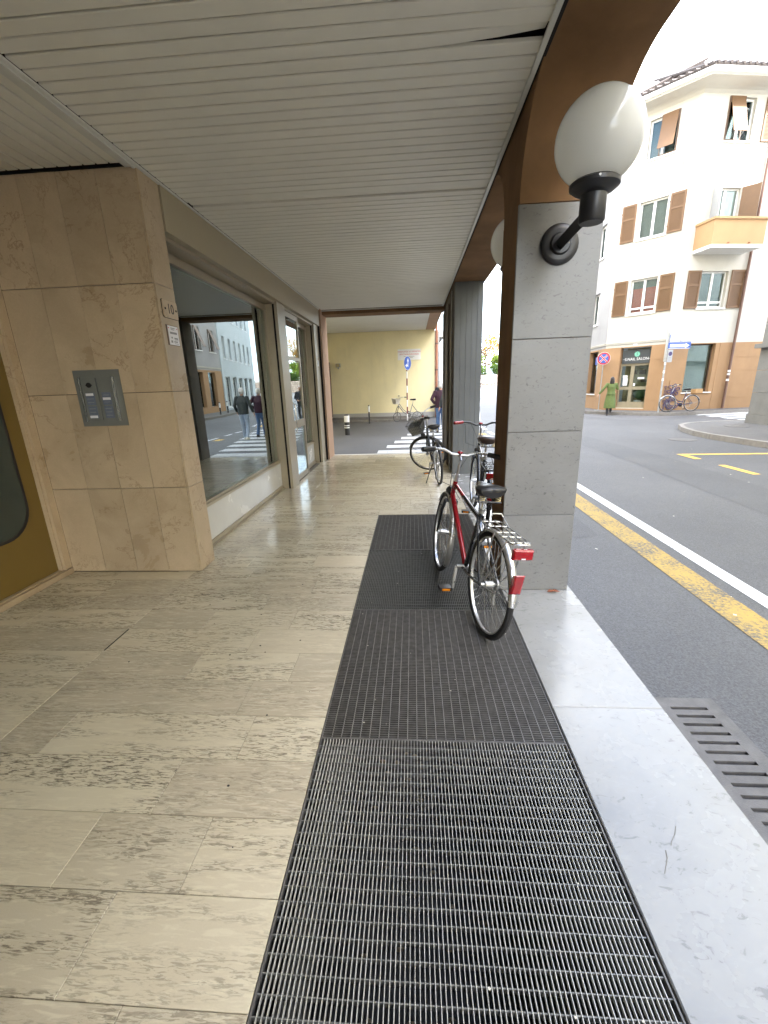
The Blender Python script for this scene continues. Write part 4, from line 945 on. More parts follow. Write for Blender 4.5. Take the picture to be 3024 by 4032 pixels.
# ---------------------------------------------------------------- street furniture
def disc(c, r, n=28, nrm=(0, -1, 0), t=.006):
    m = MB(); c = Vector(c); nv = Vector(nrm).normalized(); m.tube([c, c+nv*t], r, n); return m
rs = thing('direction_sign', 'round blue arrow sign on a red and white striped pole', 'road sign', (-.245, 19.6, 0))
for k in range(8):
    z0 = .04+k*.30; m = MB(); m.tube([(-.245, 19.6, z0), (-.245, 19.6, z0+.30)], .030, 10); wb(m, 'pole_band', 'sign_white' if k % 2 == 0 else 'pole_red', rs)
sn = Vector((.86, -.51, 0)); su = Vector((.51, .86, 0)); sc0 = Vector((-.245, 19.6, 2.47))
wb(disc(sc0+sn*.035, .29, 28, sn), 'disc_rim', 'sign_white', rs); wb(disc(sc0+sn*.042, .275, 28, sn), 'disc', 'sign_blue', rs)
ar = MB()
for poly in ([(-.03, -.16), (.02, -.16), (.02, .06), (.07, .06), (0, .2), (-.07, .06), (-.02, .06)], [(-.03, -.08), (-.10, -.08), (-.10, -.03), (-.21, -.11), (-.10, -.19), (-.10, -.13), (-.03, -.13)]):
    ar.prism(poly, lambda a, b, d: sc0+su*(a+.02)+Vector((0, 0, b+.01))+sn*d, .048, .052)
wb(ar, 'arrow', 'sign_white', rs)
def bollard(x, y, h, r, label):
    t = thing('bollard', label, 'bollard', (x, y, RZ), group='bollards in the side street')
    m = MB(); m.tube([(0, 0, 0), (0, 0, h-.03), (0, 0, h), (0, 0, h+.005)], [r, r, r*.85, r*.4], 14); m.build('post', 'black_metal', t)
    m = MB(); m.tube([(0, 0, h*.63), (0, 0, h*.94)], r*1.06, 14); m.build('white_band', 'sign_white', t)
    for z in (.34, .44) if r > .06 else ():
        m = MB(); m.tube([(0, 0, h*z), (0, 0, h*z+.03)], r*1.04, 14); m.build('thin_band', 'sign_white', t)
bollard(-2.285, 15.0, .70, .088, 'thick black bollard with white bands in the side street')
bollard(-1.94, 19.4, .80, .035, 'thin black and white post near the yellow wall')
bollard(7.95, 27.5, .9, .05, 'thin white tipped post on the pavement before the houses'); bollard(8.3, 29.5, .9, .05, 'farther white tipped post on the pavement before the houses')
ns = thing('no_stopping_sign', 'round red and blue no stopping sign on a thin pole', 'road sign', (8.97, 22.0, .1))
m = MB(); m.tube([(0, 0, 0), (0, 0, 2.2)], .022, 8); m.build('pole', 'pole_grey', ns); B(-.18, .18, -.08, .08, .0, .02).build('foot', 'pole_grey', ns)
fv = Vector((-.40, -.92, 0)); rv = Vector((.92, -.40, 0)); c0 = Vector((0, 0, 2.37))
disc(c0+fv*.03, .285, 28, fv).build('disc_rim', 'sign_white', ns); disc(c0+fv*.037, .272, 28, fv).build('disc', 'sign_red', ns); disc(c0+fv*.044, .205, 28, fv).build('disc_field', 'sign_blue', ns)
m = MB()
for a in (45, -45):
    u = rv*math.cos(R(a))+Vector((0, 0, 1))*math.sin(R(a)); w = -rv*math.sin(R(a))+Vector((0, 0, 1))*math.cos(R(a)); q = c0+fv*(.0505+.001*(a > 0))
    m.prism([(-.215, -.034), (.215, -.034), (.215, .034), (-.215, .034)], lambda x, y, d: q+u*x+w*y+fv*d, 0, .002)
m.build('cross_edge', 'sign_white', ns)
m = MB()
for a in (45, -45):
    u = rv*math.cos(R(a))+Vector((0, 0, 1))*math.sin(R(a)); w = -rv*math.sin(R(a))+Vector((0, 0, 1))*math.cos(R(a)); q = c0+fv*(.054+.001*(a > 0))
    m.prism([(-.215, -.022), (.215, -.022), (.215, .022), (-.215, .022)], lambda x, y, d: q+u*x+w*y+fv*d, 0, .002)
m.build('cross', 'sign_red', ns)
gs = thing('street_name_sign', 'grey pole with street name plate and blue arrow plate by the salon corner', 'road sign', (10.60, 19.80, .1))
gp = MB(); gp.tube([(0, 0, 0), (0, 0, 3.2)], .035, 10); gp.build('pole', 'pole_grey', gs)
Fs = Facet((0, 0), (.97, .22), (.22, -.97))
def gb(a0, a1, d0, d1, z0, z1, n_, mt): 
    return Fs.box(a0, a1, d0, d1, z0, z1).build(n_, mt, gs)
npz = gb(.02, 1.02, .04, .06, 2.84, 3.12, 'name_plate', 'sign_blue'); Fs.box(.035, 1.005, .06, .063, 2.855, 3.105).build('plate_face', 'sign_white', npz)
for tx, z in (('Catinaccio', 3.035), ('Rosengarten', 2.915)):
    me = text_mesh(tx, .135, .002); mt = frame_mat(Fs.p(.50, .065, z), Fs.d, (0, 0, 1), Fs.n); me.transform(mt); me.materials.clear(); me.materials.append(MATS['print_black']); obj('lettering', me, npz)
for tx, a, z in (('via', .13, 3.05), ('straße', .90, 2.89)):
    me = text_mesh(tx, .06, .002); mt = frame_mat(Fs.p(a, .065, z), Fs.d, (0, 0, 1), Fs.n); me.transform(mt); me.materials.clear(); me.materials.append(MATS['print_black']); obj('lettering', me, npz)
bp = gb(-.01, 1.03, .04, .06, 2.57, 2.82, 'arrow_plate', 'sign_blue')
m = MB(); m.prism([(.06, 2.635), (.78, 2.635), (.78, 2.60), (.97, 2.695), (.78, 2.79), (.78, 2.755), (.06, 2.755)], lambda a, b, d: Fs.p(a, d, b), .06, .064); m.build('arrow', 'sign_white', bp)
m = MB(); pr = [(.0, 2.58), (1.02, 2.58), (1.02, 2.595), (.0, 2.595)]; m.prism(pr, lambda a, b, d: Fs.p(a, d, b), .06, .064); m.build('plate_edge', 'sign_white', bp)
tp_ = gb(.02, .24, .04, .06, 2.05, 2.54, 'time_plate', 'sign_grey')
m = MB(); c1 = Vector(Fs.p(.13, .061, 2.38)); m.tube([c1, c1+Fs.n*.004], .085, 18); m.build('emblem', 'graffiti_violet', tp_); Fs.box(.06, .20, .06, .063, 2.20, 2.23).build('print_line', 'print_grey', tp_); Fs.box(.06, .20, .06, .063, 2.12, 2.15).build('print_line', 'print_grey', tp_)
m = MB()
for z in (1.30, 1.62, 1.95): m.tube([(0, 0, z), (0, 0, z+.10)], .038, 10)
m.build('sticker', 'sign_white', gs)

# ---------------------------------------------------------------- far end of the street: wall, trees, hill
sw = thing('rubble_wall', 'graffitied rubble stone wall at the far end of the street', 'wall', (14, 72, .8))
zg = gz(72)
k = 0; z = zg-.2
while z < zg+1.55:
    h = random.uniform(.22, .34); x = 7.0+random.uniform(-.3, 0)
    while x < 24:
        w = random.uniform(.35, .75)
        if k < 290:
            d = random.uniform(0, .06); mm = MB().bev(x+.02, x+w-.02, z+.015, z+h-.015, 0, .1+d, .03); mm.xf(lambda a, b, c: (a, 72.0-c, b)); wb(mm, 'stone', 'rubble_stone', sw); k += 1
        x += w
    z += h
wb(B(6.9, 24.5, 72.0, 72.5, zg-.3, zg+1.5), 'core', 'rubble_stone', sw)
gr = MB()
for x in (9.3, 10.2, 10.9, 11.6, 12.3, 12.9):
    gr.tube([(x+.35*math.cos(a_*1.1+x), 71.80, zg+.75+.35*math.sin(a_*1.7+x*2)) for a_ in range(9)], .045, 5)
wb(gr, 'graffiti', 'graffiti_white', sw)
def leaf_cloud(m, c, rad, n, s):
    for i in range(n):
        u = random.gauss(0, 1), random.gauss(0, 1), random.gauss(0, 1); l = math.sqrt(sum(q*q for q in u)) or 1
        r_ = random.random()**.45; p = Vector((c[0]+rad[0]*u[0]/l*r_, c[1]+rad[1]*u[1]/l*r_, c[2]+rad[2]*u[2]/l*r_))
        a = Vector((random.gauss(0, 1), random.gauss(0, 1), random.gauss(0, 1))).normalized(); b = a.orthogonal().normalized(); ss = s*random.uniform(.6, 1.4)
        m.quad(p-a*ss, p+b*ss*.6, p+a*ss, p-b*ss*.6)
def tree(name, x, y, h, rad, mat, label, n=2600, s=.16, trunk=.22, clumps=14):
    z0 = gz(y)-.05; t = thing(name, label, 'tree' if 'tree' in name else 'shrub', (x, y, z0))
    m = MB(); m.tube([(0, 0, 0), (.1, 0, h*.3), (0, .1, h*.55), (.05, 0, h*.85)], [trunk, trunk*.75, trunk*.5, trunk*.12], 8)
    for k in range(7):
        a = k*2.4; hb_ = h*(.35+.06*k); m.tube([(0, 0, hb_), (math.cos(a)*rad*.35, math.sin(a)*rad*.35, hb_+h*.12), (math.cos(a)*rad*.75, math.sin(a)*rad*.75, hb_+h*.2)], [trunk*.4, trunk*.25, trunk*.06], 6)
    m.build('trunk', 'bark', t)
    m = MB()
    for k in range(clumps):
        a = random.uniform(0, 6.28); rr = rad*random.random()**.5*.8; zz = h*random.uniform(.42, .92); leaf_cloud(m, (math.cos(a)*rr, math.sin(a)*rr, zz), (rad*.42, rad*.42, h*.12), n//clumps, s)
    m.build('crown', mat, t); return t
tree('autumn_tree', 12.6, 80, 8.5, 3.0, 'leaf_autumn', 'bare branched autumn tree rising behind the hedge', 1400, .16, .25, 12)
tree('autumn_tree', 17.5, 84, 9.5, 3.2, 'leaf_autumn', 'second thin autumn tree behind the far hedge, to the right', 1400, .16, .25, 12)
tree('green_tree', 9.8, 76, 5.6, 2.2, 'leaf_green', 'bright green tree above the far stone wall', 3000, .15, .2, 18)
tree('green_tree', 15.0, 77, 5.0, 2.4, 'leaf_green', 'light green tree farther right above the stone wall', 3000, .15, .2, 18)
for k in range(5):
    x = 8.2+k*2.6; y = 73.6+.5*(k % 2); t = thing('dark_shrub', ['leftmost dark shrub leaning over the far stone wall', 'second dark shrub behind the far stone wall', 'third dark shrub behind the far stone wall', 'fourth dark shrub behind the far stone wall', 'rightmost dark shrub behind the far stone wall'][k], 'shrub', (x, y, gz(y)), group='shrubs behind the far wall')
    m = MB()
    for j in range(9): leaf_cloud(m, (random.uniform(-1, 1), random.uniform(-.4, .4), random.uniform(.9, 2.9)), (.7, .6, .5), 170, .11)
    m.build('foliage', 'leaf_dark', t); m = MB(); m.tube([(0, 0, 0), (0, 0, 2)], [.08, .03], 6); m.build('stem', 'bark', t)
hl_ = MB(); n_ = 60
for i in range(n_+1):
    x = -900+1800*i/n_+0; h = 250+40*math.sin(i*.55)+25*math.sin(i*1.31+1); hl_.v += [(x, 1300, -5), (x, 1450, h)]
hl_.f = [(2*i, 2*i+2, 2*i+3, 2*i+1) for i in range(n_)]; hl_.smooth = True; struct(hl_.build('hill', 'hill_haze_blue'))  # distance haze is put into the hill's pale blue colour
# ================================================================ BICYCLES
HB = Vector((.955, 0, .69)); HT = Vector((.905, 0, .84)); HAX = (HT-HB).normalized()
def wheel(bike, c, name, hub_mat='alloy', tyre='tyre', rim='alloy', fine=True, steer=None, k_=1.0):
    st0 = steer or (lambda p: p); cc = Vector(c); st = lambda p: st0(cc+(p-cc)*k_); n = 40 if fine else 28
    def ring(Rr, r, k, ey=1.0):
        m = MB(); pts = [(c[0]+Rr*math.cos(2*math.pi*i/n), 0, c[2]+Rr*math.sin(2*math.pi*i/n)) for i in range(n)]
        m.tube(pts, r, k, closed=True, ey=ey); return m
    m = MB()
    prof = [(.302, -.009), (.302, .009), (.318, .012), (.321, 0), (.318, -.012)]
    kk = len(prof)
    for i in range(n):
        a = 2*math.pi*i/n
        for rr, yy in prof: m.v.append((c[0]+rr*math.cos(a), yy, c[2]+rr*math.sin(a)))
    for i in range(n):
        for j in range(kk): m.f.append((i*kk+j, i*kk+(j+1) % kk, ((i+1) % n)*kk+(j+1) % kk, ((i+1) % n)*kk+j))
    m.smooth = True
    w = m.xf(lambda *p: st(Vector(p))).build(name, rim, bike)
    ring(.3275, .0205, 8).xf(lambda *p: st(Vector(p))).build('tyre', tyre, w)
    h = MB(); h.tube([(c[0], -.055, c[2]), (c[0], -.03, c[2]), (c[0], -.028, c[2]), (c[0], .028, c[2]), (c[0], .03, c[2]), (c[0], .055, c[2])], [.012, .012, .024, .024, .012, .012], 10); h.xf(lambda *p: st(Vector(p))).build('hub', hub_mat, w)
    s = MB(); ns = 32 if fine else 18
    for i in range(ns):
        a = 2*math.pi*i/ns; b = a+(.55 if i % 2 else -.55); yy = .026 if (i//2) % 2 else -.026
        s.tube([(c[0]+.02*math.cos(b), yy, c[2]+.02*math.sin(b)), (c[0]+.303*math.cos(a), 0, c[2]+.303*math.sin(a))], 0.0019 if fine else .0022, 3, cap=False)
    s.xf(lambda *p: st(Vector(p))).build('spokes', 'chrome' if fine else 'dull_alloy', w)
    return w
def guard(bike, c, a0, a1, mat, steer=None, rr=.360, hw=.026):
    st = steer or (lambda p: p); m = MB(); n = 30; prof = [(-hw, -.012), (-hw*.8, -.003), (-.01, .003), (.01, .003), (hw*.8, -.003), (hw, -.012)]
    for i in range(n+1):
        a = R(a0+(a1-a0)*i/n)
        for yy, dr_ in prof: m.v.append((c[0]+(rr+dr_)*math.cos(a), yy, c[2]+(rr+dr_)*math.sin(a)))
    k = len(prof)
    for i in range(n):
        for j in range(k-1): m.f.append((i*k+j, i*k+j+1, (i+1)*k+j+1, (i+1)*k+j))
    m.smooth = True
    return m.xf(lambda *p: st(Vector(p))).build('mudguard', mat, bike)
def bicycle(label, loc, heading, lean=0, steer=0, frame='bike_red', frame2=None, fine=True, guards='alloy', step=False, rack=None, basket=None, rear_basket=None, saddle='saddle_leather',
            reflectors=True, stand=False, grips='black_plastic', bar='alloy', high=False, rim='alloy', small=False, scale=1.0):
    b = thing('bicycle', label, 'bicycle', loc); b.rotation_euler = (R(lean), 0, R(heading)); b['group'] = 'parked bicycles'; b.scale = (scale,)*3
    RA = Vector((0, 0, .347)); FA = Vector((1.07, 0, .347))
    if small: RA, FA = Vector((.08, 0, .216)), Vector((1.0, 0, .216))
    BBk = Vector((.44, 0, .285)); ST = Vector((.285, 0, .775))
    q = Matrix.Rotation(R(steer), 4, HAX)
    S = lambda p: HB+(q @ (p-HB))
    n = 10 if fine else 7
    def T(name, mat, segs, steered=False):
        m = MB()
        for pts, r_ in segs: m.tube(pts, r_, n)
        if steered: m.xf(lambda *p: S(Vector(p)))
        return m.build(name, mat, b)
    # frame
    f2 = frame2 or frame
    T('head_tube', frame, [([HB, HT], .019)])
    tt0 = HT-HAX*.03; dt0 = HB+HAX*.03
    if step:
        T('down_tube', frame, [([dt0, (.72, 0, .42), (.56, 0, .31), BBk], .019), ([tt0, (.74, 0, .55), (.58, 0, .42), (.40, 0, .43)], .015)])
    else:
        T('down_tube', frame, [([dt0, BBk], .021)])
        mid = tt0.lerp(Vector((.305, 0, .70)), .42)
        T('top_tube', frame, [([tt0, mid], .0175)]); T('top_tube', f2, [([mid, (.305, 0, .70)], .0174)])
    T('seat_tube', f2, [([BBk, ST], .0165)])
    T('rear_stays', f2, [([(.30, .02, .72), (.05, .058, .40), RA+Vector((0, .062, 0))], .0085), ([(.30, -.02, .72), (.05, -.058, .40), RA+Vector((0, -.062, 0))], .0085),
                        ([BBk+Vector((-.02, .03, 0)), (.2, .055, .315), RA+Vector((0, .062, 0))], .0095), ([BBk+Vector((-.02, -.03, 0)), (.2, -.055, .315), RA+Vector((0, -.062, 0))], .0095)])
    fc = HB-HAX*.035
    T('fork', 'bike_black' if frame != 'bike_navy' else frame, [([HB, fc], .02), ([fc+Vector((0, .045, .0)), (1.0, .058, .56), (1.04, .056, .43), FA+Vector((0, .055, 0))], [.015, .014, .012, .009]), ([fc+Vector((0, -.045, 0)), (1.0, -.058, .56), (1.04, -.056, .43), FA+Vector((0, -.055, 0))], [.015, .014, .012, .009]), ([fc+Vector((0, -.05, 0)), fc+Vector((0, .05, 0))], .016)], True)
    wk = .62 if small else 1.0
    wheel(b, RA, 'rear_wheel', fine=fine, rim=rim, k_=wk); wheel(b, FA, 'front_wheel', fine=fine, steer=S, rim=rim, k_=wk)
    if guards:
        guard(b, RA, 30, 176, guards); guard(b, FA, 35, 215 if fine else 190, guards, S)
        T('mudguard_stay', 'dull_alloy', [([RA+Vector((0, s_*.06, 0)), RA+Vector((-.355, s_*.028, .06))], .003) for s_ in (-1, 1)])
    # saddle
    ST2 = ST+Vector((-.028, 0, .125 + (.04 if high else 0)))
    T('seat_post', 'chrome', [([ST-Vector((0, 0, .02)), ST2], .0125)])
    if fine: T('seat_clamp', 'dull_alloy', [([ST-Vector((-.004, 0, .03)), ST+Vector((-.004, 0, .005))], .021), ([ST+Vector((0, -.03, -.01)), ST+Vector((0, .03, -.01))], .006)])
    m = MB(); zc = ST2.z+.035; sx0 = ST2.x-.13
    secs = [(0, .03, .012, 0), (.015, .085, .030, 0), (.05, .108, .037, .003), (.10, .095, .036, .002), (.15, .06, .032, .0), (.20, .035, .028, .0), (.25, .026, .024, -.002), (.275, .014, .012, -.004)]
    for dx, hw, hh, dz in secs:
        for i in range(14):
            a = 2*math.pi*i/14; cz = math.sin(a); m.v.append((sx0+dx, hw*math.cos(a), zc+dz+(hh*.7 if cz > 0 else hh*1.7)*cz))
    for i in range(len(secs)-1):
        for j in range(14): m.f.append((i*14+j, i*14+(j+1) % 14, (i+1)*14+(j+1) % 14, (i+1)*14+j))
    m.f += [tuple(range(14)), tuple(range((len(secs)-1)*14, len(secs)*14))]; m.smooth = True; sd = m.build('saddle', saddle, b)
    if fine:
        for yy in (-.055, .055):
            m = MB(); m.tube([(sx0+.05+.016*math.cos(k*.9), yy+.016*math.sin(k*.9), zc-.078+k*.0018) for k in range(29)], .004, 5); m.build('spring', 'spring_yellow', sd)
        m = MB(); m.tube([(sx0+.03, -.07, zc-.08), (sx0+.03, .07, zc-.08)], .006, 6); m.tube([(sx0+.04, .03, zc-.078), (sx0+.16, .018, zc-.06), (sx0+.25, .01, zc-.02)], .004, 6); m.tube([(sx0+.04, -.03, zc-.078), (sx0+.16, -.018, zc-.06), (sx0+.25, -.01, zc-.02)], .004, 6); m.build('saddle_rail', 'black_metal', sd)
    # bars
    hz = 1.05; up_ = HT+HAX*.19
    T('stem', 'alloy' if fine else 'dull_alloy', [([HT, HT+HAX*.06], .017), ([HT+HAX*.03, up_, up_+Vector((.07, 0, .03))], .012)], True)
    c0 = up_+Vector((.07, 0, .03))
    if bar == 'swept': side = lambda s_: [c0, c0+Vector((.01, s_*.07, .02)), c0+Vector((-.02, s_*.16, .05)), c0+Vector((-.10, s_*.23, .06)), c0+Vector((-.20, s_*.265, .05))]
    else: side = lambda s_: [c0, c0+Vector((.0, s_*.06, .0)), c0+Vector((-.005, s_*.13, .03)), c0+Vector((-.035, s_*.20, .032)), c0+Vector((-.085, s_*.315, .022))]
    T('handlebar', 'alloy' if bar != 'black' else 'black_metal', [(side(1), .011), (side(-1), .011)], True)
    for s_ in (-1, 1):
        e = side(s_); a_, z_ = Vector(e[-2]), Vector(e[-1]); d = (z_-a_); T('grip', grips, [([a_.lerp(z_, .12), a_.lerp(z_, .2), z_, z_+d*.06], [.017, .020, .021, .014])], True)
        if fine: T('brake_lever', 'black_metal', [([a_+Vector((.01, 0, 0)), a_+Vector((.05, 0, -.005)), a_.lerp(z_, .7)+Vector((.055, 0, -.015))], .006)], True)
    if fine:
        T('brake_cable', 'black_plastic', [([Vector(side(s_)[-2])+Vector((.02, 0, 0)), c0+Vector((.09, s_*.10, .0)), c0+Vector((.08, s_*.02, -.16)), fc+Vector((.03, s_*.02, .06))], .0028) for s_ in (-1, 1)]+[([Vector(side(1)[-2])+Vector((.02, 0, 0)), c0+Vector((.07, .17, -.02)), c0+Vector((.03, .16, -.22)), tt0+Vector((-.02, .02, -.02)), (.6, .022, .76)], .0028)], True)
        m = MB(); m.sphere(c0+Vector((-.01, 0, .02)), .018, 10, 8, (1, 1.4, .7)); m.xf(lambda *p: S(Vector(p))).build('bell', 'bike_red', b)
        m = MB(); m.box(-.001, .001, -.001, .001, -.001, .001); 
        T('headlight', 'black_plastic', [([HB+Vector((.03, 0, .03)), HB+Vector((.06, 0, .04)), HB+Vector((.10, 0, .04))], [.012, .034, .036])], True)
    # drive train
    m = MB(); m.tube([BBk+Vector((0, -.062, 0)), BBk+Vector((0, -.066, 0))], .085, 24); m.tube([BBk+Vector((0, -.07, 0)), BBk+Vector((0, .07, 0))], .017, 10); cs = m.build('crankset', 'dull_alloy' if fine else 'black_metal', b)
    for s_, dz in ((1, -1), (-1, 1)):
        e = BBk+Vector((.02*dz, s_*.085, dz*.165)); m = MB(); m.tube([BBk+Vector((0, s_*.07, 0)), e], [.014, .011], 8); m.build('crank', 'alloy' if fine else 'dull_alloy', cs)
        p = MB().box(e.x-.035, e.x+.035, e.y+s_*.015-(.045 if s_ < 0 else -.0)*2+(.0), e.y+s_*.015+(.09 if s_ > 0 else 0), e.z-.012, e.z+.012); pd = p.build('pedal', 'black_plastic', cs)
        if fine:
            MB().box(e.x-.038, e.x-.0355, e.y+s_*.06-.03, e.y+s_*.06+.03, e.z-.008, e.z+.008).build('pedal_reflector', 'orange_lens', cs)
    m = MB(); m.tube([(.44, -.064, .37), (0, -.05, .375)], .005, 4); m.tube([(.44, -.064, .20), (.05, -.05, .22), (.02, -.05, .19)], .005, 4); m.tube([(0, -.044, .347), (0, -.056, .347)], .04, 16); m.tube([(.01, -.055, .335), (.03, -.06, .25), (.02, -.06, .19)], [.012, .012, .008], 6); m.build('chain', 'dull_alloy', b)
    if rack:
        zr = .742; m = MB(); w = .062; r_ = .005
        m.tube([(.13, .03, zr-.0), (.09, w, zr), (-.30, w, zr), (-.335, .045, zr), (-.34, 0, zr), (-.335, -.045, zr), (-.30, -w, zr), (.09, -w, zr), (.13, -.03, zr)], r_, 7)
        for yy in (-.022, .022): m.tube([(.10, yy, zr+.001), (-.33, yy, zr+.001)], r_*.9, 7)
        for xx in (.10, .0, -.12, -.20, -.30): m.tube([(xx, -w, zr), (xx, w, zr)], r_*.85, 7)
        m.tube([(.03, .04, zr+.05), (.04, .03, zr+.07), (.04, -.03, zr+.07), (.03, -.04, zr+.05), (-.06, -.045, zr+.012)], r_*.8, 6)
        for s_ in (-1, 1):
            m.tube([(-.10, s_*w, zr), (-.06, s_*(w+.01), .55), (-.005, s_*.066, .36)], r_, 7); m.tube([(-.27, s_*w, zr), (-.16, s_*(w+.01), .52), (-.01, s_*.067, .365)], r_*.9, 7)
        m.tube([(.13, .0, zr), (.27, 0, .70)], r_, 6); m.build('rack', rack, b)
    if reflectors:
        rx = -.345 if rack else -.30
        if rack:
            rl = MB(); rl.bev(-.058, .058, -.030, .030, 0, .030, .008); rl.xf(lambda x, y, z: (rx-z, x, .695+y)).build('rear_reflector', 'red_lens', b)
            B(rx-.032, rx-.0302, -.012, .012, .672, .679).build('print_mark', 'sign_white', b)
        ml = MB(); ml.bev(-.030, .030, -.062, .062, 0, .038, .008); a = R(155); c = (RA.x+.372*math.cos(a), RA.z+.372*math.sin(a)); ca, sa = math.cos(a), math.sin(a)
        ml.xf(lambda x, y, z: (c[0]+ca*z*1-(-sa)*(-y)*0-.0+ca*0-sa*(-y)*-.35, x, c[1]+y+sa*z)).build('rear_light', 'red_lens', b)
    if stand: T('kickstand', 'black_metal', [([(.18, .05, .33), (.14, .14, .15), (.12, .20, .008)], .008)])
    if basket:
        m = MB(); cb = c0+Vector((.17, 0, -.03)); rim_ = [(-.13, -.17), (.13, -.17), (.13, .17), (-.13, .17)]; bot = [(-.09, -.12), (.09, -.12), (.09, .12), (-.09, .12)]
        top_ = [cb+Vector((x, y, .0)) for x, y in rim_]; bt = [cb+Vector((x, y, -.22)) for x, y in bot]
        m.tube(top_, .007, 5, closed=True); m.tube(bt, .006, 5, closed=True); kn = 7
        for i in range(4):
            for k in range(kn): m.tube([top_[i].lerp(top_[(i+1) % 4], k/kn), bt[i].lerp(bt[(i+1) % 4], k/kn)], .0032, 4)
            for k in (1, 2, 3): u = k/4; m.tube([top_[i].lerp(bt[i], u), top_[(i+1) % 4].lerp(bt[(i+1) % 4], u)], .0032, 4)
        for k in range(1, 5): m.tube([bt[0].lerp(bt[1], k/5), bt[3].lerp(bt[2], k/5)], .003, 4)
        bo = m.xf(lambda *p: S(Vector(p))).build('basket', basket, b)
        if basket == 'black_metal':
            pl = MB(); 
            for i in range(4): pl.quad(top_[i].lerp(bt[i], .25)*1.0, top_[(i+1) % 4].lerp(bt[(i+1) % 4], .25), bt[(i+1) % 4], bt[i])
            pl.quad(*bt); pl.xf(lambda *p: S(Vector(p))).build('basket_liner', 'steel_grey', bo)
        if basket == 'cream_basket':
            pl = MB()
            for i in range(4): pl.quad(top_[i], top_[(i+1) % 4], bt[(i+1) % 4], bt[i])
            pl.quad(*bt); pl.xf(lambda *p: S(Vector(p))).build('basket_side', basket, bo)
    if rear_basket:
        m = MB(); m.box(-.32, -.02, -.13, .13, .745, .755); 
        for q_ in ((-.33, -.32, -.13, .13), (-.02, -.01, -.13, .13), (-.33, -.01, -.14, -.13), (-.33, -.01, .13, .14)): m.box(*q_, .755, .93)
        m.build('rear_crate', rear_basket, b)
    return b
bicycle('red and black city bicycle with silver rack leaning at the lamp column', (.437, 2.55, 0), 101.9, 6.4, -6, 'bike_red', 'bike_black', True, 'alloy', rack='alloy')
bicycle('dark bicycle with a brown saddle parked behind the stone column', (.735, 4.50, 0), 87.5, 3, 2, 'bike_black', 'bike_black', True, 'bike_black', rack='black_metal', saddle='brown_leather', grips='bike_red', bar='black', high=True, scale=1.04)
bicycle('black bicycle with a wire front basket and turned front wheel, farther along', (.42, 6.98, 0), 97, -4, 68, 'bike_black', None, True, 'black_metal', step=True, basket='black_metal', reflectors=False, stand=True, bar='swept', rack=None, high=False)
bicycle('small dark bicycle with cream front basket at the striped sign pole', (.27, 20.15, RZ), 194, 2, 25, 'bike_grey', None, False, None, step=True, basket='cream_basket', reflectors=False, bar='swept', high=True, rim='dull_alloy', small=True)
bicycle('navy city bicycle with rear crate against the orange salon wall', (11.98, 19.86, .1), 186, 3, -8, 'bike_navy', None, False, 'alloy', step=True, rear_basket='wicker', reflectors=False, bar='swept', rim='alloy', saddle='saddle_leather')
t = thing('fallen_leaf', 'curled brown leaf at the foot of the stone column', 'leaf', (1.075, 3.12, .004))
m = MB(); pts = [(-.045, 0), (-.02, .018), (.0, .012), (.012, .03), (.028, .012), (.05, .008), (.035, -.008), (.05, -.022), (.02, -.016), (.0, -.026), (-.02, -.012)]
m.v = [(0, 0, .014)]+[(x, y, .004+.016*abs(math.sin(i*1.9))) for i, (x, y) in enumerate(pts)]; m.f = [(0, i+1, (i+1) % len(pts)+1) for i in range(len(pts))]; m.build('blade', 'dry_leaf', t)

# ================================================================ PEOPLE
def remesh(o, v=.011, sm=6):
    r_ = o.modifiers.new('remesh', 'REMESH'); r_.mode = 'VOXEL'; r_.voxel_size = v; r_.use_smooth_shade = True
    s = o.modifiers.new('smooth', 'SMOOTH'); s.iterations = sm; s.factor = .5
    return o
def hand(m, w, d, side, curl=.6):
    """palm and five fingers at wrist w, pointing along d"""
    d = Vector(d).normalized(); sd = Vector((side, 0, 0)); sd = (sd-d*sd.dot(d)).normalized(); nn = d.cross(sd)
    w = Vector(w); m.tube([w-d*.02, w+d*.03, w+d*.085], [.024, .034, .032], 8, ey=.6)
    for i, (o_, l) in enumerate(((-.026, .065), (-.009, .075), (.009, .072), (.026, .055))):
        a = w+d*.08+nn*o_; m.tube([a, a+d*l*.5, a+d*l*.9-sd*l*curl*.5], [.0095, .009, .007], 6)
    a = w+d*.025-nn*.03; m.tube([a, a-nn*.022+d*.03, a-nn*.022+d*.06], [.012, .011, .008], 6)
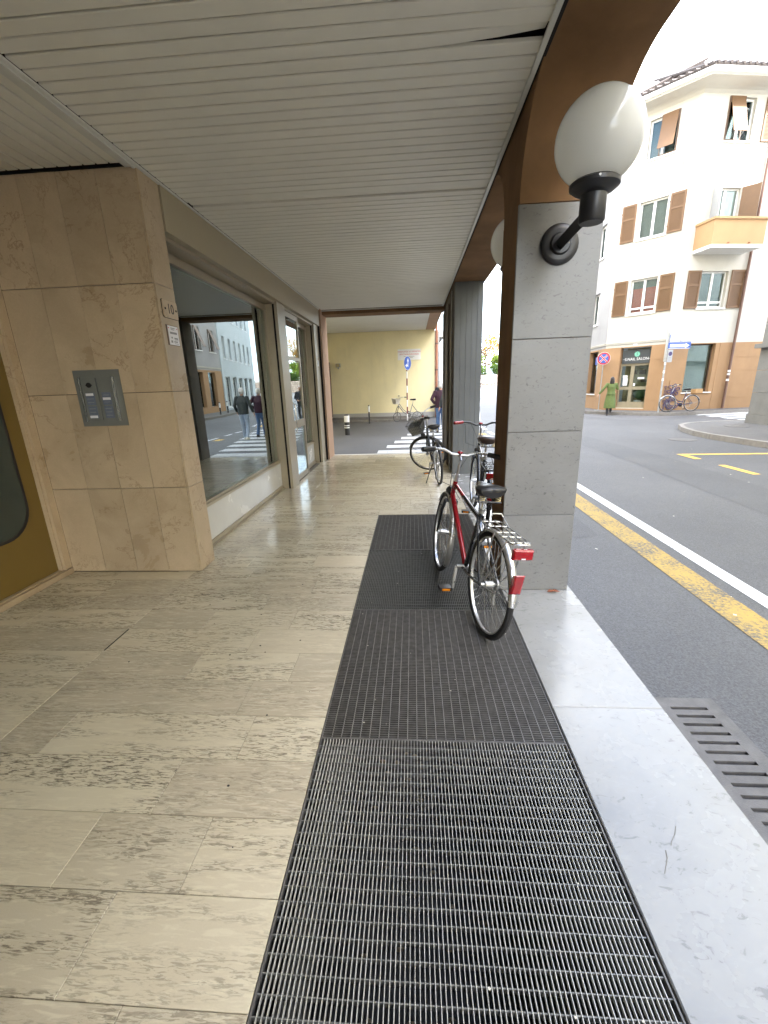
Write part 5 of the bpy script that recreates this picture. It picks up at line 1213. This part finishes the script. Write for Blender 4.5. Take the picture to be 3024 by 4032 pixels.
def person(label, loc, rz, H, pose, top, bottom, hair_mat, hair_len=0, coat=None, shoe='shoe_dark'):
    t = thing('person', label, 'person', loc, R(rz)); k = H/1.75
    V = lambda x, y, z: Vector((x*k, y*k, z*k))
    hipL, hipR = V(-.09, 0, .92), V(.09, 0, .92)
    (kL, fL), (kR, fR) = [[V(*q) for q in p_] for p_ in pose['legs']]
    (eL, wL), (eR, wR) = [[V(*q) for q in p_] for p_ in pose['arms']]
    sL, sR = V(-.19, 0, 1.43), V(.19, 0, 1.43); hd = V(*pose.get('head', (0, .02, 1.62)))
    # body: head, neck, limbs and hands in one surface
    m = MB(); m.sphere(hd, .1*k, 18, 12, (.78, .95, 1.18)); m.sphere(hd+V(0, .05, -.055), .055*k, 10, 8, (.9, .8, 1))
    m.sphere(hd+V(0, .102, -.012), .017*k, 8, 6, (.8, 1, 1.5)); 
    for s_ in (-1, 1): m.sphere(hd+V(s_*.08, 0, -.01), .022*k, 8, 6, (.5, .8, 1.3))
    m.tube([V(0, -.01, 1.36), hd+V(0, -.01, -.06)], [.062*k, .052*k], 10)
    m.ell([V(0, 0, .86), V(0, 0, 1.0), V(0, 0, 1.15), V(0, .01, 1.32), V(0, 0, 1.44)], [(.14*k, .09*k), (.15*k, .10*k), (.13*k, .09*k), (.16*k, .10*k), (.10*k, .06*k)], 14)
    for s, e, w, sd in ((sL, eL, wL, -1), (sR, eR, wR, 1)):
        m.tube([s, s.lerp(e, .5), e, e.lerp(w, .5), w], [.048*k, .043*k, .037*k, .034*k, .024*k], 8); hand(m, w, w-e, sd)
    for h, kn, ft in ((hipL, kL, fL), (hipR, kR, fR)):
        m.tube([h, h.lerp(kn, .5), kn, kn.lerp(ft, .35), ft+V(0, 0, .08)], [.08*k, .068*k, .05*k, .047*k, .034*k], 10)
    body = remesh(m.build('body', 'skin', t), .0095, 4)
    # face
    f = MB()
    for s_ in (-1, 1): f.sphere(hd+V(s_*.031, .086, .012), .010*k, 8, 6)
    f.build('eyes', 'print_black', body); f = MB(); f.tube([hd+V(-.022, .098, -.06), hd+V(0, .104, -.062), hd+V(.022, .098, -.06)], .006*k, 6); f.build('mouth', 'copper_pipe', body)
    m = MB()
    for h, kn, ft in ((hipL, kL, fL), (hipR, kR, fR)): m.tube([h+V(0, 0, .04), h, h.lerp(kn, .5), kn, kn.lerp(ft, .4), ft+V(0, 0, .07)], [.10*k, .098*k, .083*k, .066*k, .064*k, .058*k], 12)
    m.ell([V(0, 0, .84), V(0, 0, .92), V(0, 0, 1.04)], [(.15*k, .105*k), (.168*k, .115*k), (.155*k, .105*k)], 16); remesh(m.build('trousers', bottom, t), .012)
    m = MB()
    for s, e, w in ((sL, eL, wL), (sR, eR, wR)): m.tube([s+(V(0, 0, 1.40)-s)*.25, s, s.lerp(e, .5), e, e.lerp(w, .55), e.lerp(w, .95)], [.075*k, .072*k, .064*k, .057*k, .051*k, .043*k], 12)
    if coat:
        m.ell([V(0, .0, coat), V(0, 0, coat+.25), V(.0, 0, .80), V(0, 0, .98), V(0, 0, 1.12), V(0, .0, 1.30), V(0, 0, 1.42), V(0, 0, 1.49)], [(.26*k, .22*k), (.245*k, .20*k), (.215*k, .165*k), (.19*k, .135*k), (.165*k, .115*k), (.195*k, .13*k), (.17*k, .10*k), (.075*k, .07*k)], 22)
    else:
        m.ell([V(0, 0, .88), V(0, 0, .95), V(0, 0, 1.1), V(0, .0, 1.28), V(0, 0, 1.41), V(0, 0, 1.50)], [(.185*k, .135*k), (.195*k, .145*k), (.19*k, .14*k), (.205*k, .14*k), (.165*k, .105*k), (.075*k, .072*k)], 20)
    jk = remesh(m.build('coat' if coat else 'jacket', top, t), .012, 5)
    if coat:
        m = MB(); m.tube([V(-.19, -.13, 1.0), V(-.10, -.15, .985), V(0, -.158, .98), V(.10, -.15, .985), V(.19, -.13, 1.0)], .018*k, 6); m.build('belt', top, jk)
    m = MB(); m.sphere(hd+V(0, -.022, .022), .106*k, 16, 12, (.86, .92, 1.12))
    if hair_len: m.ell([hd+V(0, -.03, .02), hd+V(0, -.05, -.06), hd+V(0, -.06, -.15), hd+V(0, -.055, -hair_len)], [(.09*k, .09*k), (.10*k, .075*k), (.105*k, .06*k), (.06*k, .035*k)], 14)
    remesh(m.build('hair', hair_mat, body), .010, 3)
    for h, kn, ft in ((hipL, kL, fL), (hipR, kR, fR)):
        m = MB(); a = ft+V(0, -.03, .055); m.ell([ft+V(0, .045, .002), ft+V(0, .045, .03), ft+V(0, .02, .06), ft+V(0, -.01, .10)], [(.045*k, .135*k), (.046*k, .13*k), (.042*k, .085*k), (.04*k, .05*k)], 14); m.build('shoe', shoe, t)
    return t
walk = [((-.10, .06, .50), (-.10, -.10, .03)), ((.10, .10, .52), (.10, .20, .0))]
person('woman in a long green belted coat stepping onto the pavement', (8.80, 20.42, RZ), -14, 1.66,
       {'legs': [((-.09, .02, .48), (-.09, -.12, .0)), ((.08, .10, .52), (.09, .20, .12))], 'arms': [((-.36, -.05, 1.20), (-.52, -.06, .98)), ((.27, .05, 1.20), (.28, .24, 1.22))]},
       'coat_green', 'dark_cloth', 'hair_dark', .27, .34)
person('white haired man in a maroon jacket and jeans on the zebra crossing', (.93, 14.95, RZ), 2, 1.66,
       {'legs': [((-.09, .05, .50), (-.09, .10, .0)), ((.09, .02, .50), (.10, -.16, .02))], 'arms': [((-.32, -.06, 1.18), (-.20, .12, 1.02)), ((.32, -.06, 1.18), (.20, .12, 1.02))], 'head': (0, .05, 1.62)},
       'jacket_maroon', 'denim', 'hair_white')
person('man in a dark jacket and pale jeans whose reflection shows in the shop window', (1.20, 14.15, RZ), 4, 1.68,
       {'legs': [((-.09, .05, .50), (-.10, -.12, .03)), ((.09, .08, .50), (.10, .14, .0))], 'arms': [((-.30, -.05, 1.17), (-.36, .02, .93)), ((.28, -.02, 1.17), (.27, .10, .95))]}, 'jacket_slate', 'pale_denim', 'hair_white', shoe='pale_debris')
person('grey haired man in black walking towards the viewer, hidden behind the maroon jacket', (1.32, 21.2, RZ), 182, 1.72,
       {'legs': walk, 'arms': [((-.27, .0, 1.17), (-.10, .22, 1.08)), ((.27, .0, 1.17), (.10, .22, 1.08))]}, 'dark_cloth', 'dark_cloth', 'hair_white')
